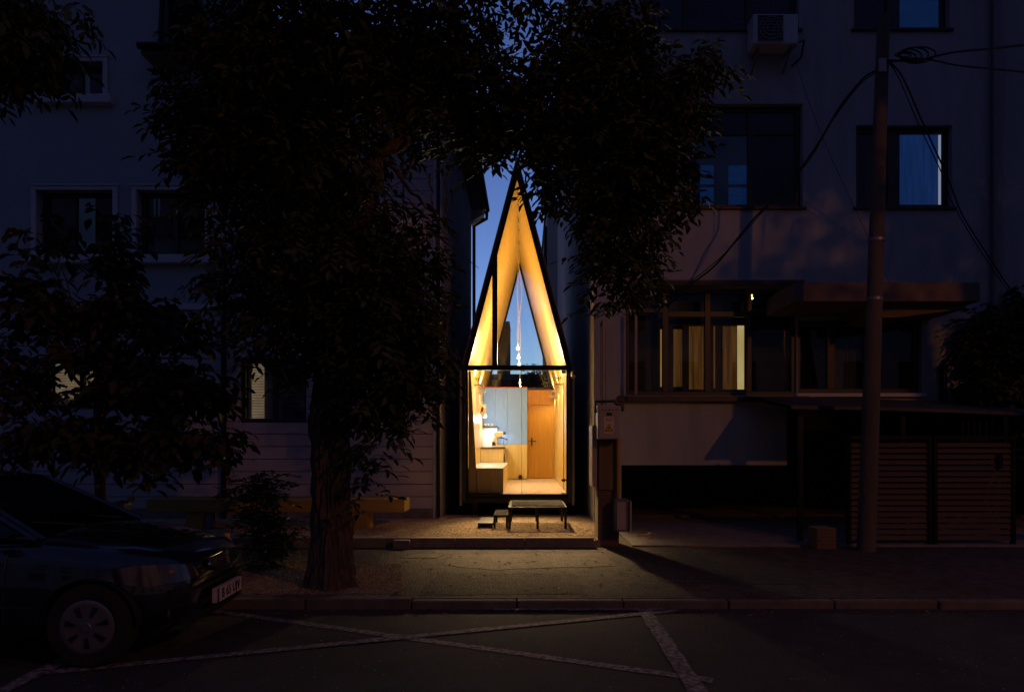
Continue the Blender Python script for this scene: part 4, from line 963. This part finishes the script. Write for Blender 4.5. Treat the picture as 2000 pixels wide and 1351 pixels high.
CL = [ # px,py,D,rx,ry,rd,w
 (520,60,7.0,105,100,1.2,1),(430,110,6.9,50,60,.6,.6),(1040,0,7.2,60,18,.4,1.6),(1075,125,7.3,45,28,.4,1.2),(1095,70,7.3,22,45,.3,1.1),(1030,130,7.2,40,18,.3,1.0),(600,40,7.1,170,120,1.4,1),(760,60,7.2,150,110,1.3,1),(560,200,7.0,190,130,1.4,1),(415,185,6.9,80,65,.7,.8),
 (700,190,7.0,130,120,1.2,1),(540,330,7.0,170,120,1.2,1),(440,280,6.9,90,90,.8,.9),(640,400,7.0,150,130,1.2,1),(470,420,6.9,85,60,.7,.55),(610,530,6.9,190,110,1.1,1),
 (760,560,6.9,120,130,.9,1),(700,640,6.8,150,110,.9,1.1),(560,620,6.8,90,90,.8,.7),(430,560,6.8,50,40,.4,.5),(545,700,6.8,40,70,.4,.6),(800,680,6.9,80,110,.7,.9),(740,770,6.8,90,70,.5,.8),(830,440,7.0,40,60,.4,.5),(800,500,7,60,60,.5,.7),
 (850,100,7.2,120,100,1.1,1),(880,200,7.3,110,90,.9,1),(985,195,7.2,120,72,.8,1.1),(990,3,7.2,170,24,.9,.7),(920,60,7.3,70,60,.7,.8),(1160,40,7.4,75,45,.6,.9),(1180,120,7.4,105,60,.7,1.0),
 (1120,230,7.3,140,110,1.0,1.2),(1230,200,7.4,140,90,1.0,1.3),(1280,300,7.4,82,100,.8,1.3),(1190,330,7.3,120,110,.9,1.3),(1330,180,7.5,70,60,.6,.9),(1380,130,7.5,55,28,.4,.7),(1350,100,7.5,50,22,.3,.6),
 (1220,430,7.4,100,80,.7,1.2),(1330,390,7.4,50,30,.4,.8),(1180,500,7.4,60,60,.4,.9),(1240,510,7.4,50,50,.4,.9),(1250,570,7.4,40,35,.3,.8),(1180,590,7.4,35,35,.3,.6),(1090,370,7.3,50,40,.4,.9),
 (995,258,7.2,75,34,.5,1.0),(950,270,7.2,50,40,.4,.8),(1075,315,7.2,35,40,.3,.8),(1003,296,7.2,20,10,.15,.4),(920,240,7.2,40,60,.4,.9),(905,330,7.2,18,22,.2,.4),
 (330,190,6.9,50,25,.4,.5),(370,320,6.9,35,25,.35,.8),(360,230,6.9,40,40,.4,.6),
 (740,850,6.8,45,40,.25,.55),(715,890,6.8,35,40,.2,.5),(770,810,6.8,50,25,.3,.6),(720,960,6.8,30,40,.2,.22),(820,740,6.9,50,35,.35,.8),(1190,40,7.4,60,60,.6,.9),(1240,60,7.4,40,60,.4,.5),
]
leaves('crown', CL, 7600, M['leaf'], T, ll=.125, lw=.046, pairs=3, rach=.26, droop=.55, seed=5)
# small broad-leaved tree at left
SD = 8.1
T2 = thing('young_tree', 'young broad-leaved tree with a slim trunk behind the parked car', 'tree', (ax(195,SD), SD, .09))
b = MB(); b.tube([at(197,1065,SD), at(196,960,SD), at(193,880,SD), at(192,800,SD), at(200,700,SD), at(210,600,SD), at(215,500,SD)], [.07,.06,.055,.05,.04,.03,.015], 12)
for q in ((60,640),(110,500),(330,620),(400,700),(440,830),(60,780),(300,850),(120,860),(230,420),(70,460)):
    b.tube(bent(at(197,random.uniform(700,850),SD), at(q[0],q[1],SD+random.uniform(-.5,.5)), 6, .04), [.03,.025,.02,.015,.01,.008,.005], 6)
b.build('trunk', M['bark_light'], T2, smooth=True)
CL2 = [(95,465,8.1,48,62,.4,.5),(60,560,8.1,60,40,.5,.7),(120,610,8,80,45,.6,.95),(230,425,8,26,34,.3,.6),(240,515,8,36,60,.4,.8),(270,610,8,80,50,.6,1),(350,640,8,75,38,.5,.85),
       (190,685,8,90,34,.6,.9),(300,745,7.9,95,60,.6,1.1),(50,750,8.1,55,50,.5,.8),(130,835,8,95,42,.6,1.05),(330,855,7.8,90,48,.5,1),(395,755,7.8,48,55,.4,.9),(438,858,7.7,30,42,.3,.8),
       (220,872,7.9,80,36,.5,1),(290,918,7.8,36,20,.25,.7),(15,690,8.1,28,50,.4,.7),(45,865,8,50,28,.4,.8),(190,760,8,40,40,.3,.7)]
leaves('crown', CL2, 1900, M['leaf2'], T2, ll=.165, lw=.08, pairs=1, rach=.20, droop=.6, seed=9)
# overhanging tree at top left
T3 = thing('overhanging_tree', 'tree mostly outside the picture whose leaves hang into the top left corner', 'tree', (-8.2, 7.3, .09))
b = MB(); b.tube([Vector((-8.2,7.3,.05)), Vector((-8.15,7.3,2)), Vector((-8.0,7.3,4)), Vector((-7.8,7.2,6.5))], [.2,.17,.15,.1], 14)
b.tube(bent(Vector((-7.9,7.3,4.8)), at(60,30,6.9), 8, .06), [.08,.07,.06,.05,.04,.03,.025,.02,.015], 8); b.build('trunk', M['bark'], T3, smooth=True)
CL3 = [(20,30,6.9,90,60,.7,1.2),(70,70,6.9,50,60,.5,1),(20,110,6.9,40,40,.4,1),(90,120,6.9,22,30,.3,.7),(-120,0,7.1,200,150,1.2,1),(-250,-150,7.2,220,150,1.4,1),(130,10,6.9,40,15,.3,.6)]
leaves('crown', CL3, 1500, M['leaf'], T3, ll=.15, lw=.05, pairs=3, rach=.28, droop=.8, seed=12)
# tree outside at right whose foliage dapples the wall
T4 = thing('overhanging_tree', 'tree outside the right edge of the picture that dapples the grey wall', 'tree', (8.6, 4.9, 0))
b = MB(); b.tube([Vector((8.6,4.9,.0)), Vector((8.5,4.9,2.5)), Vector((8.2,4.8,5)), Vector((7.8,4.8,7.5))], [.2,.17,.14,.08], 14); b.build('trunk', M['bark'], T4, smooth=True)
def cw(x, y, z, rx_, rz_, rd, w): 
    return (x*F/y+VX, VY-(z-CH)*F/y, y, rx_*F/y, rz_*F/y, rd, w)
CL4 = [cw(7.6,4.6,7.4,1.5,.8,1.2,1), cw(8.8,4.6,6.6,1.2,1.0,1.2,1), cw(6.5,4.6,7.8,.9,.6,.9,1), cw(7.2,4.8,6.1,.9,.5,.7,.6), cw(9.3,4.6,5.6,.8,.6,.8,.8)]
leaves('crown', CL4, 2600, M['leaf'], T4, ll=.125, lw=.05, pairs=3, rach=.26, droop=.5, seed=15)
# shrub
HD = 8.2
S1 = thing('shrub', 'small bushy shrub on bare soil between the car and the tree trunk', 'shrub', (ax(520,HD), HD, .09))
b = MB()
for q in ((470,960),(500,930),(540,925),(560,1000),(575,1035),(480,1010),(520,960),(545,1060)):
    b.tube(bent(at(random.uniform(510,530),1095,HD), at(q[0],q[1],HD+random.uniform(-.2,.2)), 5, .02), [.014,.012,.01,.008,.006,.004], 6)
b.build('stem', M['bark_light'], S1)
leaves('foliage', [(510,950,HD,60,35,.3,1),(500,1000,HD,45,50,.3,1),(525,1050,HD,45,50,.3,1),(565,1040,HD,22,25,.2,.7),(545,915,HD,25,12,.15,.6),(470,960,HD,35,22,.2,.7),(520,1095,HD,35,25,.25,.7)], 420, M['leaf3'], S1, ll=.085, lw=.03, pairs=3, rach=.16, droop=.1, seed=21)
# bush at right
S2 = thing('tall_hedge', 'dark green climbing hedge at the right edge beside the grey building', 'hedge', (9, 11.9, .1))
b = MB()
for i in range(8): b.tube(bent(Vector((8.2+.3*i,11.9,.1)), Vector((7.9+.35*i,11.9,3.2+.1*i)), 6, .08), [.04,.035,.03,.025,.02,.015,.01], 7)
b.build('stem', M['bark'], S2)
leaves('foliage', [(1960,700,11.8,80,110,.6,1),(1930,780,11.7,50,60,.4,1),(2020,800,11.7,80,120,.6,1),(1920,640,11.9,40,50,.4,1),(2010,600,11.9,60,60,.5,1)], 1500, M['leaf'], S2, ll=.13, lw=.07, pairs=2, rach=.2, droop=.5, seed=22)
# little tree behind the house
T5 = thing('garden_tree', 'small leafy tree behind the house seen through its back glass', 'tree', (.5, 22.5, 0))
b = MB().tube([Vector((.45,22.5,0)), Vector((.5,22.5,2.5)), at(1042,715,22.5)], [.08,.06,.02], 8); b.build('trunk', M['bark'], T5)
leaves('crown', [(1045,742,22.5,20,22,.5,1),(1055,725,22.5,14,16,.4,.7),(1030,712,22.5,10,12,.3,.4),(1070,745,22.5,14,15,.4,.8),(1040,760,22.5,25,20,.5,1)], 230, M['leaf'], T5, ll=.13, lw=.06, pairs=2, rach=.25, droop=.4, seed=30)

# ------------------------------------------------------------------ parked car
CAR = thing('parked_car', 'dark sedan parked at the kerb at the left with its nose to the right', 'car', (-4.6, 5.5, 0))
# local: u along heading (+u = nose), v lateral (+v = away from camera side), z
NOSE = Vector((-2.47, 5.6, 0)); th = math.radians(3); hd = Vector((math.cos(th), math.sin(th), 0)); lt = Vector((-math.sin(th), math.cos(th), 0))
def cl(u, v, z):  # u = distance back from the nose
    q = NOSE-hd*u+lt*v; return (q.x, q.y, z)
HW = .82
def station(u):
    """lower body cross-section (z_bot, z_belt, z_top, half width)"""
    if u < .35: k = u/.35; hw = HW*(.70+.25*k**.6)
    elif u < .8: hw = HW*(.95+.05*(u-.35)/.45)
    elif u > 3.9: hw = HW*(1-.12*((u-3.9)/.3)**2)
    else: hw = HW
    pr = [(0,.60),(.04,.70),(.12,.755),(.4,.82),(.8,.875),(1.02,.905),(1.3,.90),(3.2,.92),(3.5,.94),(4.05,.93),(4.2,.86)]
    for i in range(len(pr)-1):
        if pr[i][0] <= u <= pr[i+1][0]:
            t_ = (u-pr[i][0])/(pr[i+1][0]-pr[i][0]); zt = pr[i][1]+(pr[i+1][1]-pr[i][1])*t_
    zb_ = .24 if u < .1 else .17
    return zb_, zt, hw
us = [0,.03,.08,.15,.25,.35,.5,.65,.8,.95,1.1,1.3,1.6,2.0,2.5,3.0,3.4,3.7,3.9,4.05,4.15,4.2]
rings = []
for u in us:
    zb_, zt, hw = station(u)
    prof = []
    hb_ = hw*(1 if u > .1 else .96)
    pts = [(-hb_*.86, zb_), (-hb_*.97, zb_+.06), (-hb_, .34), (-hb_*1.0, .5), (-hb_*.985, zt-.22), (-hb_*.95, zt-.10), (-hb_*.86, zt-.03), (-hb_*.6, zt+.0), (-hb_*.3, zt+.018), (0, zt+.022)]
    full = pts+[(-a_, z_) for a_, z_ in pts[-2::-1]]
    rings.append([cl(u-(0 if u > .4 else (0 if True else 0)) + (.16*(abs(a_)/HW)**3 if u < .36 else 0), a_, z_) for a_, z_ in full])
body = MB().loft(rings).build('body', M['carpaint'], CAR, smooth=True)
# wheel arches cut
def cutter(u):
    mb = MB(); R_ = .335; seg = 32; n_ = []
    ring0 = [cl(u+R_*math.cos(2*math.pi*k/seg), -1.2, .29+R_*math.sin(2*math.pi*k/seg)) for k in range(seg)]
    ring1 = [cl(u+R_*math.cos(2*math.pi*k/seg), 1.2, .29+R_*math.sin(2*math.pi*k/seg)) for k in range(seg)]
    return mb.loft([ring0, ring1]).build('cut', M['trimblack'], CAR)
UW = .62
cuts = [cutter(UW), cutter(UW+2.55)]
for c in cuts:
    md = body.modifiers.new('arch', 'BOOLEAN'); md.object = c; md.operation = 'DIFFERENCE'; md.solver = 'EXACT'
bpy.context.view_layer.update()
dg = bpy.context.evaluated_depsgraph_get(); nm = bpy.data.meshes.new_from_object(body.evaluated_get(dg))
body.modifiers.clear(); body.data = nm; nm.name = 'body'
for c in cuts: bpy.data.objects.remove(c, do_unlink=True)
body.data.materials.clear(); body.data.materials.append(M['carpaint'])
# wells liner
for u in (UW, UW+2.55):
    for s in (-1, 1):
        rg = []
        for vv in (s*.55, s*.81):
            rg.append([cl(u+.33*math.cos(t_), vv, .29+.33*math.sin(t_)) for t_ in [math.pi*k/14 for k in range(15)]])
        n0 = len(rg[0]); MB().add(rg[0]+rg[1], [(i, i+1, n0+i+1, n0+i) for i in range(n0-1)]).build('arch_liner', M['trimblack'], CAR)
# greenhouse
gh = [(1.02,.905,.72,.905,.72),(1.75,.90,.72,1.30,.56),(2.1,.90,.72,1.34,.57),(2.7,.91,.72,1.335,.57),(3.05,.92,.71,1.28,.55),(3.5,.94,.68,.945,.66)]
# glass shell (slightly inside) and roof/pillars
def gsec(u, zb_, hb_, zt, ht, inset=0):
    return [cl(u, -(hb_-inset), zb_-.02), cl(u, -(ht-inset), zt-.03-inset), cl(u, -(ht-.1), zt-inset), cl(u, 0, zt+.015-inset), cl(u, ht-.1, zt-inset), cl(u, ht-inset, zt-.03-inset), cl(u, hb_-inset, zb_-.02)]
MB().loft([gsec(*g, inset=.012) for g in gh], cap=False).build('windows', M['carglass'], CAR)
rf = MB()
rfm = [gsec(*g) for g in gh]
rr = MB().loft([[r_[1], r_[2], r_[3], r_[4], r_[5]] for r_ in rfm[1:5]], cap=False); rr.build('roof', M['carpaint'], CAR, smooth=True)
pl = MB()
for s, i0 in ((-1,0),(1,6)):
    j = 1 if s < 0 else 5
    pl.tube([rfm[0][i0], rfm[1][j]], .025, 6); pl.tube([rfm[5][i0], rfm[4][j]], .04, 6); pl.tube([cl(2.35,s*.72,.9), cl(2.35,s*.57,1.31)], .03, 6)
    pl.tube([rfm[1][j], rfm[2][j], rfm[3][j], rfm[4][j]], .022, 6); pl.tube([cl(1.05,s*.73,.9), cl(2.2,s*.735,.895), cl(3.4,s*.71,.93)], .014, 6)
pl.build('pillar', M['carpaint'], CAR, smooth=True)
it = MB(); 
for v0 in (-.62, .08): MB().loft([[cl(2.15,v0,.35), cl(2.15,v0+.5,.35), cl(2.15,v0+.5,.45), cl(2.15,v0,.45)], [cl(2.35,v0,.4), cl(2.35,v0+.5,.4), cl(2.15,v0+.5,.45), cl(2.15,v0,.45)], [cl(2.5,v0+.05,1.1), cl(2.5,v0+.45,1.1), cl(2.4,v0+.45,1.12), cl(2.4,v0+.05,1.12)]]).build('seat', M['trimblack'], CAR)
wp = MB(); wp.tube([cl(1.05,-.1,.925), cl(1.2,-.5,.99)], .008, 5); wp.tube([cl(1.05,.45,.925), cl(1.2,.05,.99)], .008, 5); wp.build('wiper', M['trimblack'], CAR)
# wheels
def oc(u, v, z, prof, seg=36):
    mb = MB(); rg = []
    for r_, h_ in prof: rg.append([cl(u+r_*math.cos(2*math.pi*k/seg), v+h_, z+r_*math.sin(2*math.pi*k/seg)) for k in range(seg)])
    return mb.loft(rg, cap=False)
for u in (UW, UW+2.55):
    for s in (-1, 1):
        v = s*.735
        wh = oc(u, v, .295, [(.17,s*.07),(.185,s*.085),(.22,s*.092),(.275,s*.085),(.293,s*.05),(.293,-s*.05),(.275,-s*.085),(.19,-s*.09),(.0,-s*.08)]).build('wheel', M['tyre'], CAR, smooth=True)
        hc = oc(u, v, .295, [(0,s*.105),(.03,s*.105),(.035,s*.098),(.15,s*.088),(.175,s*.092),(.187,s*.086),(.187,s*.05)])
        hc.build('hubcap', M['hubcap'], wh, smooth=True)
        for k in range(7):
            t_ = 2*math.pi*k/7+.2; dt = .13
            MB().loft([[cl(u+.075*math.cos(t_-dt*.8), v+s*.101, .295+.075*math.sin(t_-dt*.8)), cl(u+.15*math.cos(t_-dt), v+s*.094, .295+.15*math.sin(t_-dt)), cl(u+.15*math.cos(t_+dt), v+s*.094, .295+.15*math.sin(t_+dt)), cl(u+.075*math.cos(t_+dt*.8), v+s*.101, .295+.075*math.sin(t_+dt*.8))],
             [cl(u+.075*math.cos(t_-dt*.8), v+s*.07, .295+.075*math.sin(t_-dt*.8)), cl(u+.15*math.cos(t_-dt), v+s*.07, .295+.15*math.sin(t_-dt)), cl(u+.15*math.cos(t_+dt), v+s*.07, .295+.15*math.sin(t_+dt)), cl(u+.075*math.cos(t_+dt*.8), v+s*.07, .295+.075*math.sin(t_+dt*.8))]]).build('hubcap_slot', M['black_plastic'], wh)
# front details
def front_u(v): return .16*(abs(v)/HW)**3
def panel(v0, v1, f_zt, f_zb, out, n=8, thick=.02, ub=0.0):
    """curved panel lying on the nose between lateral v0..v1"""
    A = []; B_ = []
    for i in range(n+1):
        v = v0+(v1-v0)*i/n; u = front_u(v)+ub
        A.append([cl(u-out, v, f_zb(v)), cl(u-out, v, f_zt(v)), cl(u-out+thick, v, f_zt(v)), cl(u-out+thick, v, f_zb(v))])
    return MB().loft(A)
hl = []
for s in (-1, 1):
    A = []
    for i in range(9):
        t_ = i/8; v = s*(.42+.355*t_); u = front_u(v)+.03+.30*t_**3*.9; zt = .665+.045*t_; zb_ = .575-.03*t_+.0
        if t_ > .95: zt -= .02; zb_ += .03
        A.append([cl(u-.035, v*1.0, zb_), cl(u-.012+.02, v*1.0, zt), cl(u+.09, v*.97, zt), cl(u+.06, v*.97, zb_)])
    h_ = MB().loft(A).build('headlight', M['lens'], CAR, smooth=True)
    MB().lathe([(0,0),(.02,.0),(.02,.02)], cl(front_u(.6)+.08, s*.62, .63), 'z', 10).build('indicator', M['amber'], h_)
    MB().lathe([(0,0),(.03,0),(.035,-.01)], cl(.14, s*.62, .33), 'x', 14).build('fog_lamp', M['lens'], CAR)
panel(-.32, .32, lambda v: .70-.02*(abs(v)/.32), lambda v: .565+.08*(abs(v)/.32)**2, .022, 10).build('grille', M['black_plastic'], CAR)
g = MB()
for k in range(5):
    zz = .59+.022*k; g.tube([cl(front_u(v)-.03, v, zz) for v in (-.26+.02*(4-k), -.1, .1, .26-.02*(4-k))], .004, 5)
g.build('grille_bar', M['chrome'], CAR)
g = MB().tube([cl(front_u(v)-.032, v, .56+.085*(abs(v)/.34)**2) for v in [-.34+.68*i/12 for i in range(13)]], .010, 7); g.tube([cl(front_u(v)-.03, v, .712-.02*(abs(v)/.34)) for v in [-.34+.68*i/12 for i in range(13)]], .006, 6)
g.build('grille_surround', M['chrome'], CAR, smooth=True)
em = MB(); em.loft([[cl(-.052,-.035,.70),cl(-.052,.035,.70),cl(-.052,.04,.665),cl(-.052,.012,.60),cl(-.052,-.012,.60),cl(-.052,-.04,.665)], [cl(-.03,-.035,.70),cl(-.03,.035,.70),cl(-.03,.04,.665),cl(-.03,.012,.60),cl(-.03,-.012,.60),cl(-.03,-.04,.665)]])
em.build('emblem', M['chrome'], CAR)
em = MB(); em.loft([[cl(-.058,-.006,.69),cl(-.058,.006,.69),cl(-.058,.006,.62),cl(-.058,-.006,.62)], [cl(-.05,-.006,.69),cl(-.05,.006,.69),cl(-.05,.006,.62),cl(-.05,-.006,.62)]]); em.build('emblem_mark', M['black_plastic'], CAR)
panel(-.62, .62, lambda v: .30, lambda v: .245, .006, 10, ub=.01).build('lower_intake', M['black_plastic'], CAR)
panel(-.70, .70, lambda v: .50, lambda v: .475, .012, 12, ub=.0).build('bumper_strip', M['trimblack'], CAR)
pz0, pz1 = .325, .435
np_ = MB(); np_.loft([[cl(-.05,-.26,pz0),cl(-.05,.26,pz0),cl(-.05,.26,pz1),cl(-.05,-.26,pz1)], [cl(-.01,-.26,pz0),cl(-.01,.26,pz0),cl(-.01,.26,pz1),cl(-.01,-.26,pz1)]])
pln = np_.build('number_plate', M['plate_white'], CAR)
np_ = MB(); np_.loft([[cl(-.053,-.26,pz0+.002),cl(-.053,-.225,pz0+.002),cl(-.053,-.225,pz1-.002),cl(-.053,-.26,pz1-.002)], [cl(-.0505,-.26,pz0+.002),cl(-.0505,-.225,pz0+.002),cl(-.0505,-.225,pz1-.002),cl(-.0505,-.26,pz1-.002)]]).build('plate_band', mat('plate_blue', (.02,.05,.3), .5), pln)
fc = bpy.data.curves.new('plate_text', 'FONT'); fc.body = 'B 65 UJV'; fc.size = .108; fc.align_x = 'CENTER'; fc.align_y = 'CENTER'; fc.extrude = .001; fc.offset = .0008; fc.space_character = 1.08
tmp = bpy.data.objects.new('tmp', fc); COL.objects.link(tmp); bpy.context.view_layer.update()
tm = bpy.data.meshes.new_from_object(tmp.evaluated_get(bpy.context.evaluated_depsgraph_get())); bpy.data.objects.remove(tmp, do_unlink=True)
to = MB(); vs = [v.co.copy() for v in tm.vertices]; fs = [tuple(p.vertices) for p in tm.polygons]
to.add([cl(-.0535-v.z, .018+v.x*.92, (pz0+pz1)/2+v.y) for v in vs], fs); to.build('plate_text', M['label_black'], pln)
for s in (-1,):
    hndl = MB().tube([cl(1.95,-.835,.72), cl(1.97,-.86,.725), cl(2.12,-.86,.725), cl(2.14,-.835,.72)], .012, 7); hndl.build('door_handle', M['carpaint'], CAR, smooth=True)
for s in (-1, 1):
    c = Vector(cl(1.3, s*.90, .97)); mr = MB().loft([[cl(1.22,s*.80,.92),cl(1.22,s*.96,.93),cl(1.22,s*.97,1.02),cl(1.22,s*.80,1.01)], [cl(1.32,s*.79,.91),cl(1.32,s*.97,.92),cl(1.32,s*.98,1.04),cl(1.32,s*.79,1.03)]]); mr.build('wing_mirror', M['trimblack'], CAR, bevel=.02)
dl = MB()
for u in (1.18, 2.32):
    dl.tube([cl(u,-HW*1.001,.3), cl(u,-HW*1.002,.5), cl(u,-HW*.99,.7), cl(u,-HW*.955,.80)], .004, 4)
dl.tube([cl(.98,-.822,.43), cl(3.0,-.822,.43)], .012, 5)
dl.build('door_seam', M['trimblack'], CAR)
# small orange barrier behind the car nose
p = at(452, 1105, 7.0)
Y_ = thing('parking_barrier', 'worn yellow folding barrier standing just beyond the car nose', 'barrier', (p.x, 7.0, .09))
b = MB(); b.tube([at(440,1042,6.9), at(452,1060,6.9), at(456,1100,6.9), at(458,1150,6.9)], .022, 8); b.tube([at(452,1055,7.05), at(464,1085,7.05), at(466,1130,7.05)], .012, 8)
b.build('bar', M['yellow_paint'], Y_, smooth=True)
MB().prism([(at(440,1040,6.95).x, at(440,1040,6.95).z), (at(447,1040,6.95).x, at(447,1040,6.95).z), (at(455,1080,6.95).x, at(455,1100,6.95).z), (at(446,1080,6.95).x, at(446,1085,6.95).z)], 'y', 6.94, 6.96).build('plate', M['yellow_paint'], Y_)
p = at(1992, 1045, 9.0)
# ------------------------------------------------------------------ street lamp behind the camera
SLX, SLY, SLZ = 9.2, -3.0, 7.6
SL = thing('street_lamp', 'sodium street lamp on the near side of the road, lighting the facades', 'street lamp', (11.2, -4.5, 0))
MB().tube([(11.2,-4.5,0), (11.2,-4.5,4), (11.1,-4.4,7.2), (10.6,-4.05,7.75), (SLX+.3,SLY-.25,SLZ+.15)], [.09,.075,.06,.05,.04], 12).build('post', M['metal_grey'], SL, smooth=True)
MB().lathe([(0,.2),(.1,.18),(.2,-.03),(.19,-.03),(.09,.17),(0,.18)], (SLX,SLY,SLZ+.03), 'z', 20).build('lamp_head', M['metal_grey'], SL, smooth=True)
MB().lathe([(0,.0),(.06,.01),(.06,.05),(0,.06)], (SLX,SLY,SLZ+.095), 'z', 16).build('lamp_bulb', emit('sodium', (1,.5,.12), 8), SL, smooth=True)
ld = bpy.data.lights.new('street_light', 'SPOT'); ld.energy = 720; ld.color = (1,.34,.09); ld.spot_size = math.radians(173); ld.spot_blend = .04; ld.shadow_soft_size = .12
lo = bpy.data.objects.new('street_light', ld); COL.objects.link(lo); lo.parent = SL; lo.location = (SLX-11.2, SLY+4.5, SLZ-.05)

# ------------------------------------------------------------------ sky, camera, render
w = bpy.data.worlds.new('World'); SC.world = w; w.use_nodes = True
nt = w.node_tree; nt.nodes.clear(); wo = N(nt, 'ShaderNodeOutputWorld'); bg = N(nt, 'ShaderNodeBackground')
sk = N(nt, 'ShaderNodeTexSky'); sk.sky_type = 'NISHITA'; sk.sun_disc = False; sk.sun_elevation = math.radians(-4); sk.sun_rotation = math.radians(0); sk.altitude = 90; sk.ozone_density = 3.0; sk.dust_density = .3
tn = N(nt, 'ShaderNodeMix', data_type='RGBA', blend_type='MULTIPLY'); tn.inputs[0].default_value = 1; tn.inputs[7].default_value = (1.02,1.2,1,1); L(nt, sk.outputs[0], tn.inputs[6]); L(nt, tn.outputs[2], bg.inputs[0]); bg.inputs[1].default_value = 5.3
L(nt, bg.outputs[0], wo.inputs[0])
cam = bpy.data.cameras.new('camera'); co = bpy.data.objects.new('camera', cam); COL.objects.link(co); SC.camera = co
cam.sensor_width = 36; cam.lens = 36*F/2000; cam.shift_x = -(VX-1000)/2000; cam.shift_y = (VY-675.5)/2000
cam.clip_end = 2000; cam.clip_start = .05
co.location = (0,0,CH); co.rotation_euler = (math.pi/2,0,0)
SC.view_settings.view_transform = 'Standard'; SC.view_settings.look = 'None'; SC.view_settings.exposure = 0; SC.view_settings.gamma = 1
SC.cycles.max_bounces = 8; SC.cycles.transparent_max_bounces = 16; SC.cycles.sample_clamp_indirect = 6
SC.cycles.caustics_reflective = False; SC.cycles.caustics_refractive = False
